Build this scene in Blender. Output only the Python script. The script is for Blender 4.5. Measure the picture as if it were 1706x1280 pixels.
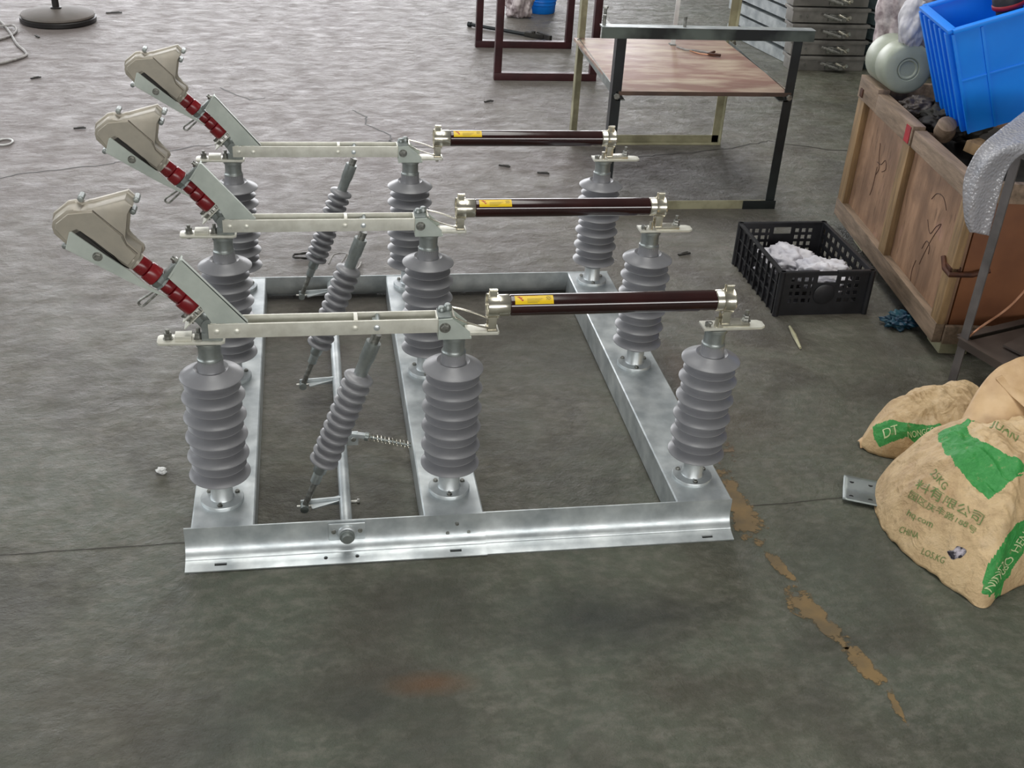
import bpy, bmesh, math, random
from mathutils import Vector, Matrix, noise
from math import pi, sin, cos, radians, sqrt
random.seed(7)
for o in list(bpy.data.objects): bpy.data.objects.remove(o)
C = bpy.context.scene.collection
S = bpy.context.scene

# ------------------------------------------------------------------ camera
cd = bpy.data.cameras.new('camera'); cam = bpy.data.objects.new('camera', cd); C.objects.link(cam)
cd.sensor_width = 36; cd.lens = 1905.907 / 1706 * 36; cd.clip_end = 200
M = Matrix(((0.98530097, 0.03390776, -0.16742839), (-0.16136988, 0.50633483, -0.84710377), (0.05605144, 0.86167007, 0.50436389)))
cam.matrix_world = Matrix.Translation((0.21902396, -2.14969442, 1.63798528)) @ M.to_4x4()
S.camera = cam

# ------------------------------------------------------------------ world, lights, exposure
w = bpy.data.worlds.new('world'); S.world = w; w.use_nodes = True
bg = w.node_tree.nodes['Background']; bg.inputs[0].default_value = (0.85, 0.92, 1, 1); bg.inputs[1].default_value = 1.0
def area(name, loc, rot, sx, sy, power, col=(1, 1, 1)):
    l = bpy.data.lights.new(name, 'AREA'); l.shape = 'RECTANGLE'; l.size = sx; l.size_y = sy; l.energy = power; l.color = col
    o = bpy.data.objects.new(name, l); C.objects.link(o); o.location = loc; o.rotation_euler = [radians(a) for a in rot]
    return o
area('door_daylight', (-0.5, 14.6, 2.6), (-90, 0, 0), 11.2, 4.6, 740, (1, .985, 1))
area('window_daylight', (-7.7, 3.5, 3.4), (0, -90, 0), 3.4, 12.0, 360, (.95, .98, 1))
area('roof_light', (0.6, 2.2, 7.2), (0, 0, 0), 3.0, 9.0, 370, (1, .99, .95))
area('front_fill', (1.0, -7.6, 2.5), (90, 0, 0), 8.0, 1.5, 260, (1, .985, .95))  # added fill behind the camera, kept low for a narrow fuse highlight
S.view_settings.view_transform = 'Standard'; S.view_settings.look = 'None'
S.view_settings.exposure = 0.09; S.view_settings.gamma = 1; S.view_settings.use_curve_mapping = False

# ------------------------------------------------------------------ materials
def lin(h):
    if isinstance(h, str):
        c = [int(h[i:i+2], 16) / 255 for i in (0, 2, 4)]
    else: c = [x / 255 for x in h]
    return tuple(x / 12.92 if x <= .04045 else ((x + .055) / 1.055) ** 2.4 for x in c) + (1,)
class NT:
    def __init__(s, name):
        s.m = bpy.data.materials.new(name); s.m.use_nodes = True; s.t = s.m.node_tree; s.n = s.t.nodes
        s.b = s.n['Principled BSDF']; s.co = s.n.new('ShaderNodeTexCoord')
    def add(s, typ, **k):
        n = s.n.new(typ)
        for a, v in k.items(): setattr(n, a, v)
        return n
    def l(s, a, b): s.t.links.new(a, b)
    def noise(s, scale, detail=4, rough=.55, coord='Object', stretch=None, dist=0):
        n = s.add('ShaderNodeTexNoise'); n.inputs['Scale'].default_value = scale; n.inputs['Detail'].default_value = detail
        n.inputs['Roughness'].default_value = rough; n.inputs['Distortion'].default_value = dist
        if stretch:
            mp = s.add('ShaderNodeMapping'); mp.inputs['Scale'].default_value = stretch
            s.l(s.co.outputs[coord], mp.inputs[0]); s.l(mp.outputs[0], n.inputs[0])
        else: s.l(s.co.outputs[coord], n.inputs[0])
        return n.outputs['Fac']
    def ramp(s, fac, stops):
        r = s.add('ShaderNodeValToRGB'); e = r.color_ramp.elements
        e[0].position, e[0].color = stops[0][0], stops[0][1]; e[1].position, e[1].color = stops[-1][0], stops[-1][1]
        for p, c in stops[1:-1]:
            q = e.new(p); q.color = c
        s.l(fac, r.inputs[0]); return r.outputs[0]
    def mix(s, fac, a, b, typ='MIX'):
        m = s.add('ShaderNodeMix', data_type='RGBA', blend_type=typ)
        for sock, v in ((m.inputs[0], fac), (m.inputs[6], a), (m.inputs[7], b)):
            if hasattr(v, 'links'): s.l(v, sock)
            else: sock.default_value = v
        return m.outputs[2]
    def math(s, op, a, b=0, c=0, clamp=False):
        m = s.add('ShaderNodeMath', operation=op, use_clamp=clamp)
        for i, v in enumerate((a, b, c)):
            if hasattr(v, 'links'): s.l(v, m.inputs[i])
            else: m.inputs[i].default_value = v
        return m.outputs[0]
    def bump(s, h, strength=.3, dist=.002):
        b = s.add('ShaderNodeBump'); b.inputs['Strength'].default_value = strength; b.inputs['Distance'].default_value = dist
        s.l(h, b.inputs['Height']); s.l(b.outputs[0], s.b.inputs['Normal'])
    def out(s, col=None, rough=None, metal=0, spec=None):
        if col is not None:
            if hasattr(col, 'links'): s.l(col, s.b.inputs['Base Color'])
            else: s.b.inputs['Base Color'].default_value = col
        if rough is not None:
            if hasattr(rough, 'links'): s.l(rough, s.b.inputs['Roughness'])
            else: s.b.inputs['Roughness'].default_value = rough
        s.b.inputs['Metallic'].default_value = metal
        if spec is not None: s.b.inputs['Specular IOR Level'].default_value = spec
        return s.m
def simple(name, c1, c2=None, scale=20, rough=.5, metal=0, bump=0, bscale=None, spec=None, stretch=None, lo=.35, hi=.65, rvar=.1, coat=0):
    t = NT(name); c2 = c2 or c1
    f = t.noise(scale, stretch=stretch)
    col = t.ramp(f, [(lo, lin(c1)), (hi, lin(c2))])
    r = t.math('MULTIPLY_ADD', t.noise(scale * 1.7, 3, stretch=stretch), rvar * 2, rough - rvar)
    if bump: t.bump(t.noise(bscale or scale * 3, 4, stretch=stretch), bump)
    if coat: t.b.inputs['Coat Weight'].default_value = coat; t.b.inputs['Coat Roughness'].default_value = .08
    return t.out(col, r, metal, spec)
zinc = simple('galvanised_steel', (222, 227, 228), (176, 183, 186), 13, .38, .62, .25, 30, rvar=.16, lo=.34, hi=.66)
zinc_pale = simple('pale_passivated_zinc', (206, 213, 205), (186, 194, 187), 16, .42, .3, .1, 60)
zinc_dull = simple('dull_galvanised_steel', (156, 162, 160), (126, 132, 130), 14, .42, .7, .15, 40)
tinned = simple('tinned_copper', (232, 231, 220), (212, 210, 198), 30, .38, .35, .06, 80)
silver = simple('silver_plated_contact', (232, 228, 214), (212, 207, 192), 24, .22, .9, .05, 60, rvar=.05)
alloy = simple('aluminium_cap', (165, 170, 168), (140, 146, 144), 30, .4, .7, .08, 60)
silicone = simple('grey_silicone', (142, 142, 145), (130, 130, 134), 12, .34, 0, .04, 50, spec=.6, rvar=.05)
chute_m = simple('cast_grey_beige', (180, 172, 158), (164, 158, 146), 18, .42, .25, .1, 120)
red_m = simple('red_resin', (132, 22, 30), (108, 14, 22), 20, .28, 0, .05, 60, spec=.6)
fuse_m = simple('dark_brown_glaze', (46, 14, 14), (36, 10, 11), 10, .12, 0, 0, coat=.6)
bolt_m = simple('bolt_steel', (168, 168, 162), (120, 120, 115), 90, .4, .85, .1, 200)
dark_m = simple('dark_hole', (14, 14, 14), None, 10, .8)
white_pl = simple('white_plastic', (225, 225, 222), (205, 205, 205), 30, .4, 0, .2, 60)
maroon = simple('maroon_paint', (72, 34, 38), (54, 24, 28), 12, .4, 0, .1, 60)
cream = simple('cream_paint_worn', (176, 172, 142), (138, 134, 108), 9, .5, 0, .2, 50, lo=.4, hi=.62)
blackpaint = simple('black_green_paint', (44, 50, 50), (26, 28, 32), 5, .38, .1, .15, 40)
blackpaint2 = simple('mottled_dark_paint', (96, 104, 98), (30, 34, 34), 3.2, .4, .15, .15, 40, lo=.42, hi=.58)
cartpaint = simple('worn_grey_cart_steel', (116, 110, 108), (84, 80, 78), 9, .45, .3, .2, 60)
greypaint = simple('grey_green_paint', (118, 124, 112), (74, 80, 74), 6, .42, .2, .15, 40)
black_pl = simple('black_plastic', (38, 38, 42), (26, 26, 29), 20, .42, 0, .1, 60)
blue_pl = simple('blue_plastic', (0, 136, 248), (0, 128, 242), 8, .42, 0, .05, 60, spec=.5)
def ply_material():
    t = NT('plywood_board'); f = t.noise(7, 6, .6, stretch=(3, 3, .6))
    c = t.ramp(f, [(.3, lin((126, 96, 74))), (.7, lin((172, 136, 108)))])
    c = t.mix(t.ramp(t.noise(4.5, 5, .6, dist=.5), [(.40, (.6, .6, .6, 1)), (.56, (0, 0, 0, 1))]), c, lin((112, 86, 68)))
    c = t.mix(t.ramp(t.noise(6.5, 4, .6, stretch=(1, 1, .8)), [(.60, (0, 0, 0, 1)), (.70, (.6, .6, .6, 1))]), c, lin((176, 134, 122)))
    c = t.mix(t.ramp(t.noise(60, 4, .7, stretch=(1, 1, .15)), [(.34, (.55, .55, .55, 1)), (.42, (0, 0, 0, 1))]), c, lin((84, 62, 46)))
    t.bump(t.noise(40, 4, .6, stretch=(3, 3, .6)), .3); return t.out(c, .6)
ply = ply_material()
batten = simple('pine_batten', (160, 130, 92), (110, 88, 62), 12, .6, 0, .5, 60, stretch=(4, 4, .5), lo=.3, hi=.7)
rail_w = simple('weathered_rail_board', (152, 130, 110), (100, 84, 68), 12, .65, 0, .5, 60, stretch=(4, .5, 4), lo=.3, hi=.7)
brownbox = simple('shaded_brown_board', (132, 84, 52), (104, 62, 38), 4, .55, 0, .2, 30)  # brown crate end, with its shade put into the colour
darkwood = simple('dark_shelf_board', (84, 74, 68), (62, 54, 50), 6, .5, 0, .2, 40)
shelf_w = simple('plywood_shelf', (148, 116, 106), (196, 180, 160), 4.5, .42, 0, .3, 40, stretch=(1, 3, 1), lo=.42, hi=.72)
shelf_edge = simple('shelf_edge_wood', (92, 70, 58), (66, 50, 42), 9, .6)
boxgrey = simple('grey_metal_box', (150, 146, 140), (118, 115, 110), 10, .4, .35, .1, 60)
greenstl = simple('dark_zinc_profile', (120, 140, 142), (84, 100, 104), 10, .4, .6, .1, 60)  # dark grey-green steel of the right-hand stack
cloth_m = simple('grey_white_cloth', (216, 214, 218), (178, 176, 184), 12, .7, 0, .4, 40)
film_m = simple('printed_plastic_film', (226, 214, 214), (150, 134, 138), 30, .3, 0, .5, 50)
jug_m = simple('frosted_plastic', (168, 174, 158), (150, 156, 142), 8, .45, 0, .2, 30)
fanm = simple('fan_base_enamel', (104, 96, 90), (90, 84, 78), 6, .6, 0)
fandark = simple('fan_black_trim', (40, 38, 38), (30, 28, 28), 6, .4)
scrap_m = simple('dark_scrap', (60, 58, 52), (34, 30, 30), 14, .6, .2, .5, 40)
rust = simple('rusty_steel', (88, 52, 34), (60, 34, 24), 20, .6, .3, .4, 60)
yellow_m = simple('yellow_label', (232, 196, 20), (224, 186, 10), 10, .35)
redprint = simple('red_print', (176, 44, 16), (150, 40, 20), 10, .4)
greyprint = simple('grey_print', (96, 88, 60), (110, 100, 70), 60, .5)
redtag = simple('red_label', (170, 36, 46), (140, 26, 40), 20, .5)
pen = simple('pen_mark', (70, 44, 34), None, 10, .7)
wire_m = simple('light_cable', (168, 164, 160), (130, 126, 124), 40, .5)
copper = simple('copper_coloured_wire', (200, 150, 120), (170, 120, 92), 40, .35, .6)
navy = simple('navy_rubber_glove', (22, 40, 70), (14, 70, 84), 30, .5, 0, .3, 60)
pinkrubber = simple('red_gasket', (170, 80, 70), None, 20, .5)

def floor_material():
    t = NT('concrete_floor')
    big = t.noise(.9, 5, .6); mid = t.noise(3.4, 6, .62, dist=.6); fine = t.noise(26, 6, .65, stretch=(1, 1.5, 1)); dots = t.noise(70, 3, .6)
    c = t.ramp(mid, [(.30, lin((72, 68, 57))), (.45, lin((91, 89, 76))), (.58, lin((98, 100, 86))), (.72, lin((114, 108, 97)))])
    c = t.mix(t.math('MULTIPLY', t.ramp(big, [(.42, (0, 0, 0, 1)), (.62, (1, 1, 1, 1))]), .6), c, lin((80, 88, 76)))
    c = t.mix(t.ramp(fine, [(.45, (0, 0, 0, 1)), (.72, (.75, .75, .75, 1))]), c, lin((126, 122, 112)))
    c = t.mix(t.ramp(t.noise(17, 6, .7, stretch=(1, 1.4, 1)), [(.30, (.28, .28, .28, 1)), (.50, (0, 0, 0, 1))]), c, lin((58, 56, 47)))
    c = t.mix(t.ramp(t.noise(2.6, 3, .5, dist=.8), [(.36, (.55, .55, .55, 1)), (.52, (0, 0, 0, 1))]), c, lin((62, 60, 52)))
    # paler, pinkish tone towards the far left: floor glare mixed into the colour
    sx = t.add('ShaderNodeSeparateXYZ'); t.l(t.co.outputs['Object'], sx.inputs[0]); X, Y = sx.outputs[0], sx.outputs[1]
    far = t.math('MULTIPLY', t.math('ADD', Y, t.math('MULTIPLY', mid, 1.6)), .45, clamp=True)
    far = t.math('MULTIPLY_ADD', t.math('ADD', Y, t.math('MULTIPLY', big, 1.5)), .42, -.35, clamp=True)
    leftw = t.math('MULTIPLY_ADD', X, -.45, 1.25, clamp=True)
    c = t.mix(t.math('MULTIPLY', t.math('MULTIPLY', far, leftw), .75), c, lin((132, 122, 121)))
    # soft dirty patches with a place of their own
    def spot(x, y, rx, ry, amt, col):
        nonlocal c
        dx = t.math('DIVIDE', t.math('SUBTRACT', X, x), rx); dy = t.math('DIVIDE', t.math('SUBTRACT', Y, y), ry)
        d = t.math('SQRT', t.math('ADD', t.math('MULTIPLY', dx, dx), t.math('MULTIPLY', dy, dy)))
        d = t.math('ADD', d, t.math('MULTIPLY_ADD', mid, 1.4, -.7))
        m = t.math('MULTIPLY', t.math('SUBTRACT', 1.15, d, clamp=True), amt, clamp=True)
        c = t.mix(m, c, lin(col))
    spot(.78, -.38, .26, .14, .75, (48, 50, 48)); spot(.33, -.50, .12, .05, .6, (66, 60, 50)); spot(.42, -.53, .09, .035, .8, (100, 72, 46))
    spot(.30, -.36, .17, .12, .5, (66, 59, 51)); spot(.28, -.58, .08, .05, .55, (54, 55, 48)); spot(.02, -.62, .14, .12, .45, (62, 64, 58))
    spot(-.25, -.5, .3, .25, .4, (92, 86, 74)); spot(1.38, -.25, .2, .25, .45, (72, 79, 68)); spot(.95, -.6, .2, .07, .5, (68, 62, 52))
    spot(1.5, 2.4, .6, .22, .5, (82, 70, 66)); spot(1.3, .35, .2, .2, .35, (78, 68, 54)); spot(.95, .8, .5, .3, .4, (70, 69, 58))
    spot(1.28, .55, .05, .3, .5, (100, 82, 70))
    speck = t.ramp(dots, [(.26, (1, 1, 1, 1)), (.30, (0, 0, 0, 1))])
    c = t.mix(t.math('MULTIPLY', speck, .5), c, lin((60, 56, 50)))
    r = t.math('MULTIPLY_ADD', t.noise(9, 6, .7, stretch=(1, 1.6, 1)), .75, .10)
    h = t.math('ADD', t.math('MULTIPLY', t.noise(12, 8, .72, stretch=(1, 1.3, 1)), 1.0), t.math('MULTIPLY', mid, 1.2))
    t.bump(h, 1.0, .018)
    sp = t.ramp(t.noise(8, 8, .74, stretch=(.8, 1.5, 1), dist=.4), [(.36, (.06, .06, .06, 1)), (.5, (.35, .35, .35, 1)), (.64, (1, 1, 1, 1))])
    sp = t.mix(t.math('MULTIPLY_ADD', far, .85, .15), (.36, .36, .36, 1), sp)
    t.l(sp, t.b.inputs['Specular IOR Level'])
    return t.out(c, r, 0)
floor_m = floor_material()
def stain_material(name, c1, c2, thr=.46, scale=26):
    t = NT(name); col = t.ramp(t.noise(14, 5), [(.35, lin(c1)), (.65, lin(c2))])
    at = t.add('ShaderNodeAttribute'); at.attribute_name = 'edge'
    a = t.math('ADD', t.noise(scale, 6, .7), t.math('MULTIPLY', at.outputs['Fac'], .35))
    a = t.ramp(a, [(thr, (0, 0, 0, 1)), (thr + .07, (1, 1, 1, 1))])
    t.l(a, t.b.inputs['Alpha']); return t.out(col, .55)
tape_m = stain_material('yellow_floor_paint', (128, 104, 66), (98, 84, 60), .52)
rustspot_m = stain_material('rusty_mud', (120, 96, 74), (104, 90, 70), .62)
crack_m = stain_material('dark_crack', (34, 32, 28), (46, 42, 38), .36, 60)
joint_m = simple('joint_filler', (52, 50, 44), (66, 62, 54), 60, .8)

def bubble_material():
    t = NT('bubble_wrap')
    v = t.add('ShaderNodeTexVoronoi'); v.inputs['Scale'].default_value = 110; t.l(t.co.outputs['Object'], v.inputs[0])
    t.bump(t.math('SUBTRACT', .6, v.outputs['Distance']), .9, .004)
    t.b.inputs['Alpha'].default_value = .74
    return t.out(lin((176, 176, 182)), .2, 0, .8)
bubble_m = bubble_material()
def sack_material():
    t = NT('kraft_woven_sack')
    base = t.ramp(t.noise(9, 6, .65), [(.3, lin((176, 146, 108))), (.55, lin((206, 178, 136))), (.75, lin((214, 190, 156)))])
    base = t.mix(t.math('MULTIPLY', t.ramp(t.noise(38, 5, .7), [(.52, (0, 0, 0, 1)), (.7, (1, 1, 1, 1))]), .45), base, lin((140, 116, 84)))
    at = t.add('ShaderNodeAttribute'); at.attribute_name = 'print'
    fade = t.ramp(t.noise(44, 5, .7), [(.3, lin((148, 150, 104))), (.42, lin((58, 148, 70))), (.7, lin((44, 134, 60)))])
    m = t.ramp(at.outputs['Fac'], [(.45, (0, 0, 0, 1)), (.55, (1, 1, 1, 1))])
    col = t.mix(m, base, fade)
    wv = t.math('ABSOLUTE', t.math('SUBTRACT', t.noise(17, 3, .5, dist=1.2), .5))
    t.bump(t.math('SUBTRACT', t.math('MULTIPLY', t.noise(60, 5, .7), .5), t.math('MINIMUM', wv, .12)), .8, .010)
    return t.out(col, .55)
sack_m = sack_material()
kraft_m = simple('kraft_paper', (208, 176, 134), (184, 150, 110), 14, .5, 0, .3, 50)
sackink = simple('sack_green_ink', (92, 128, 62), (120, 128, 76), 90, .5)
sackwhite = simple('sack_pale_lettering', (206, 214, 168), (190, 206, 150), 60, .5)
hole_m = simple('torn_hole_contents', (30, 24, 34), (190, 182, 190), 70, .5, 0, .6, 90, lo=.45, hi=.62)

# ------------------------------------------------------------------ mesh helpers
class MB:
    def __init__(s): s.b = bmesh.new()
    def box(s, x0, x1, y0, y1, z0, z1, mat=None, bev=0):
        vs = [Vector((x, y, z)) for z in (z0, z1) for y in (y0, y1) for x in (x0, x1)]
        if mat: vs = [mat @ v for v in vs]
        v = [s.b.verts.new(p) for p in vs]
        fs = [s.b.faces.new([v[i] for i in f]) for f in ((0, 2, 3, 1), (4, 5, 7, 6), (0, 1, 5, 4), (2, 6, 7, 3), (0, 4, 6, 2), (1, 3, 7, 5))]
        if bev:
            es = {e for f in fs for e in f.edges}
            bmesh.ops.bevel(s.b, geom=list(es), offset=bev, segments=2, affect='EDGES', profile=.7)
        return s
    def bar(s, p, q, w, h, up=(0, 0, 1), bev=0):
        p, q = Vector(p), Vector(q); d = q - p; L = d.length; x = d.normalized(); u = Vector(up)
        y = u.cross(x)
        if y.length < 1e-4: y = Vector((0, 1, 0)).cross(x)
        y.normalize(); z = x.cross(y)
        m = Matrix((x, y, z)).transposed().to_4x4(); m.translation = p
        return s.box(0, L, -w / 2, w / 2, -h / 2, h / 2, m, bev)
    def lathe(s, prof, p=(0, 0, 0), axis=(0, 0, 1), seg=24, closed=True):
        a = Vector(axis).normalized(); u = a.orthogonal().normalized(); v = a.cross(u); p = Vector(p); rings = []
        for (r, h) in prof:
            if r < 1e-6: rings.append([s.b.verts.new(p + a * h)])
            else: rings.append([s.b.verts.new(p + a * h + (u * cos(2 * pi * k / seg) + v * sin(2 * pi * k / seg)) * r) for k in range(seg)])
        for A, B in zip(rings, rings[1:]):
            for k in range(seg):
                k2 = (k + 1) % seg
                if len(A) == 1 and len(B) == 1: continue
                if len(A) == 1: f = [A[0], B[k], B[k2]]
                elif len(B) == 1: f = [A[k], B[0], A[k2]]
                else: f = [A[k], B[k], B[k2], A[k2]]
                try: s.b.faces.new(f)
                except ValueError: pass
        if closed:
            for R in (rings[0], rings[-1]):
                if len(R) > 2:
                    try: s.b.faces.new(R)
                    except ValueError: pass
        return s
    def cyl(s, p, q, r, r2=None, seg=20):
        p, q = Vector(p), Vector(q); d = q - p
        return s.lathe([(r, 0), (r2 if r2 is not None else r, d.length)], p, d, seg)
    def tube(s, pts, r, seg=8, closed=False):
        pts = [Vector(p) for p in pts]; n = len(pts); rings = []; prev = None
        for i, p in enumerate(pts):
            if closed: d = pts[(i + 1) % n] - pts[i - 1]
            else: d = pts[min(i + 1, n - 1)] - pts[max(i - 1, 0)]
            d.normalize()
            u = (prev - d * prev.dot(d)) if prev else d.orthogonal()
            u.normalize(); prev = u; v = d.cross(u)
            rr = r[i] if isinstance(r, (list, tuple)) else r
            rings.append([s.b.verts.new(p + (u * cos(2 * pi * k / seg) + v * sin(2 * pi * k / seg)) * rr) for k in range(seg)])
        m = n if closed else n - 1
        for i in range(m):
            A, B = rings[i], rings[(i + 1) % n]
            for k in range(seg): s.b.faces.new([A[k], A[(k + 1) % seg], B[(k + 1) % seg], B[k]])
        if not closed: s.b.faces.new(rings[0]); s.b.faces.new(rings[-1])
        return s
    def prism(s, poly, v, bev=0, seg=2):
        """closed polygon of 3D points extruded by vector v"""
        v = Vector(v); A = [s.b.verts.new(Vector(p)) for p in poly]; B = [s.b.verts.new(Vector(p) + v) for p in poly]; n = len(A)
        fs = [s.b.faces.new(A), s.b.faces.new(B[::-1])]
        for i in range(n): fs.append(s.b.faces.new([A[i], B[i], B[(i + 1) % n], A[(i + 1) % n]]))
        if bev:
            es = set(fs[0].edges) | set(fs[1].edges)
            bmesh.ops.bevel(s.b, geom=list(es), offset=bev, segments=seg, affect='EDGES', profile=.6)
        return s
    def hexn(s, p, axis, r, h):
        a = Vector(axis).normalized(); return s.lathe([(r, 0), (r, h * .85), (r * .9, h)], p, a, 6)
    def strip(s, rows):
        g = [[s.b.verts.new(Vector(p)) for p in r] for r in rows]
        for A, B in zip(g, g[1:]):
            for i in range(len(A) - 1): s.b.faces.new([A[i], A[i + 1], B[i + 1], B[i]])
        return s
    def mesh(s, name, m, smooth=True, ang=40):
        bmesh.ops.recalc_face_normals(s.b, faces=s.b.faces)
        me = bpy.data.meshes.new(name); s.b.to_mesh(me); s.b.free(); me.materials.append(m)
        if smooth:
            for f in me.polygons: f.use_smooth = True
            me.set_sharp_from_angle(angle=radians(ang))
        return me
    def build(s, name, m, parent=None, smooth=True, label=None, ang=40):
        o = bpy.data.objects.new(name, s.mesh(name, m, smooth, ang)); C.objects.link(o)
        if parent: attach(o, parent)
        if label: o['label'] = label
        return o
def attach(o, parent):
    o.parent = parent; o.matrix_parent_inverse = Matrix.Identity(4)
    # geometry is authored in world space: cancel the parent's world translation
    if 'wl' in parent: t = Vector(parent['wl'])
    else: t = Vector((0, 0, 0))
    o.location = -t
    o['wl'] = (0.0, 0.0, 0.0)
def thing(name, label, cat, loc=(0, 0, 0), group=None):
    o = bpy.data.objects.new(name, None); C.objects.link(o); o.location = loc; o['wl'] = tuple(loc); o.empty_display_size = .05
    return tag(o, label, cat, group)
def tag(o, label, cat, group=None, kind=None):
    o['label'] = label; o['category'] = cat
    if group: o['group'] = group
    if kind: o['kind'] = kind
    return o
def solidify(o, t, off=0):
    m = o.modifiers.new('solid', 'SOLIDIFY'); m.thickness = t; m.offset = off; return o
def dup_at(o, dy, parent=None, dx=0):
    """copy a part and its sub-parts, shifted in the root's frame"""
    c = o.copy(); C.objects.link(c); c.parent = parent or o.parent; c.location = Vector(o.location) + Vector((dx, dy, 0))
    for ch in o.children:
        d = ch.copy(); C.objects.link(d); d.parent = c
    return c
def struct(o): o['kind'] = 'structure'; return o

# ------------------------------------------------------------------ hall
fl = struct(MB().box(-8, 11, -8, 15, -.1, 0).build('floor', floor_m, smooth=False))
wallm = simple('painted_wall', (150, 150, 146), (138, 138, 134), 2, .8)
def wall(name, boxes):
    b = MB()
    for a in boxes: b.box(*a)
    return struct(b.build(name, wallm, smooth=False))
wall('wall_back', [(-8, -6.2, 15, 15.2, 0, 7.5), (5.2, 11, 15, 15.2, 0, 7.5), (-6.2, 5.2, 15, 15.2, 5, 7.5)])
wall('wall_left', [(-8.2, -8, -8, 15, 0, 1.6), (-8.2, -8, -8, 15, 5.2, 7.5), (-8.2, -8, -8, -2.6, 1.6, 5.2), (-8.2, -8, 9.6, 15, 1.6, 5.2)])
wall('wall_right', [(11, 11.2, -8, 15, 0, 7.5)])
wall('wall_front', [(-8, -3.2, -8.2, -8, 0, 7.5), (5.2, 11, -8.2, -8, 0, 7.5), (-3.2, 5.2, -8.2, -8, 3.4, 7.5), (-3.2, 5.2, -8.2, -8, 0, 1.6)])
struct(MB().box(-8, 11, -8, 15, 7.5, 7.7).build('ceiling', wallm, smooth=False))

# floor details: joint, cracks, worn yellow paint
def ribbon(name, pts, wd, m, z=.0007, wob=0.0, edge=0.3, sub=6):
    pts = [Vector((p[0], p[1], 0)) for p in pts]; P = []
    for a, b in zip(pts, pts[1:]):
        for k in range(sub): P.append(a.lerp(b, k / sub))
    P.append(pts[-1]); b = bmesh.new(); L = []
    for i, p in enumerate(P):
        d = (P[min(i + 1, len(P) - 1)] - P[max(i - 1, 0)]).normalized(); n = Vector((-d.y, d.x, 0))
        off = n * wob * noise.noise(p * 14) * 1.0 + n * wob * .5 * noise.noise(p * 45)
        ww = wd * (.6 + .8 * abs(noise.noise(p * 9)))
        L.append([b.verts.new(p + off + n * ww / 2 + Vector((0, 0, z))), b.verts.new(p + off - n * ww / 2 + Vector((0, 0, z)))])
    for A, B in zip(L, L[1:]): b.faces.new([A[0], A[1], B[1], B[0]])
    me = bpy.data.meshes.new(name); b.to_mesh(me); b.free(); me.materials.append(m)
    at = me.attributes.new('edge', 'FLOAT', 'POINT')
    for v in me.vertices: at.data[v.index].value = edge
    o = bpy.data.objects.new(name, me); C.objects.link(o); attach(o, fl); return o
ribbon('expansion_joint', [(-8, -.3), (-1.2, -.085), (-.474, -.051), (-.088, -.044), (1.237, -.024), (1.527, -.007), (2.4, .03), (11, .4)], .0045, joint_m, wob=.004, sub=40)
for pts in ([(-1.5, 2.2), (-.951, 2.271), (-.832, 2.336), (-.575, 2.416), (-.511, 2.465), (-.266, 2.634), (-.108, 2.673), (-.088, 2.792), (-.13, 2.85)],
            [(.42, 3.16), (.481, 3.054), (.483, 2.922), (.574, 2.797), (.568, 2.715), (.591, 2.675)], [(.43, 2.67), (.502, 2.699), (.568, 2.715), (.66, 2.64), (.75, 2.62)],
            [(1.62, 2.5), (1.744, 2.534), (2.042, 2.598), (2.214, 2.681), (2.317, 2.724), (2.561, 2.599), (3.0, 2.55)],
            [(-.108, 2.673), (-.02, 2.7), (.05, 2.66)], [(-.2, 3.5), (-.05, 3.3), (.02, 3.34)]):
    ribbon('crack', pts, .009, crack_m, wob=.02)
def patch(name, poly, m, z=.0009, rings=10, edge0=.9):
    n = 64; pts = [Vector((p[0], p[1], 0)) for p in poly]; per = [(pts[i] - pts[i - 1]).length for i in range(len(pts))]
    c = sum(pts, Vector()) / len(pts); b = bmesh.new(); lay = []; out = []
    for i in range(len(pts)):
        a, q = pts[i], pts[(i + 1) % len(pts)]
        k = max(1, int((q - a).length / .02))
        for j in range(k): out.append(a.lerp(q, j / k))
    vs = [(b.verts.new(c + Vector((0, 0, z))), edge0)]
    R = []
    for r in range(1, rings + 1):
        f = r / rings; R.append([b.verts.new(c.lerp(p, f) + Vector((0, 0, z))) for p in out])
    for k in range(len(out)): b.faces.new([vs[0][0], R[0][k], R[0][(k + 1) % len(out)]])
    for A, B in zip(R, R[1:]):
        for k in range(len(out)): b.faces.new([A[k], B[k], B[(k + 1) % len(out)], A[(k + 1) % len(out)]])
    b.verts.index_update(); me = bpy.data.meshes.new(name); b.to_mesh(me); b.free(); me.materials.append(m)
    at = me.attributes.new('edge', 'FLOAT', 'POINT'); at.data[0].value = edge0; m_ = len(out)
    for v in range(1, len(me.vertices)): at.data[v].value = edge0 * (1 - ((v - 1) // m_ + 1) / rings)
    o = bpy.data.objects.new(name, me); C.objects.link(o); attach(o, fl); return o
for poly in ([(1.215, .15), (1.255, .14), (1.255, .02), (1.27, -.12), (1.225, -.18), (1.19, -.16), (1.18, -.1), (1.2, .0)],
             [(1.225, -.19), (1.25, -.2), (1.262, -.28), (1.265, -.31), (1.235, -.29), (1.215, -.23)],
             [(1.22, -.33), (1.25, -.31), (1.28, -.35), (1.29, -.43), (1.31, -.5), (1.285, -.53), (1.265, -.5), (1.24, -.44), (1.205, -.4)],
             [(1.27, -.52), (1.31, -.515), (1.325, -.57), (1.335, -.63), (1.31, -.64), (1.29, -.62), (1.275, -.57)],
             [(1.315, -.635), (1.335, -.63), (1.325, -.70), (1.318, -.742), (1.305, -.70)]):
    patch('worn_yellow_paint', poly, tape_m)
patch('muddy_mark', [(1.1, .55), (1.17, .6), (1.3, .4), (1.32, .2), (1.25, .1), (1.18, .2)], rustspot_m)

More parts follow.
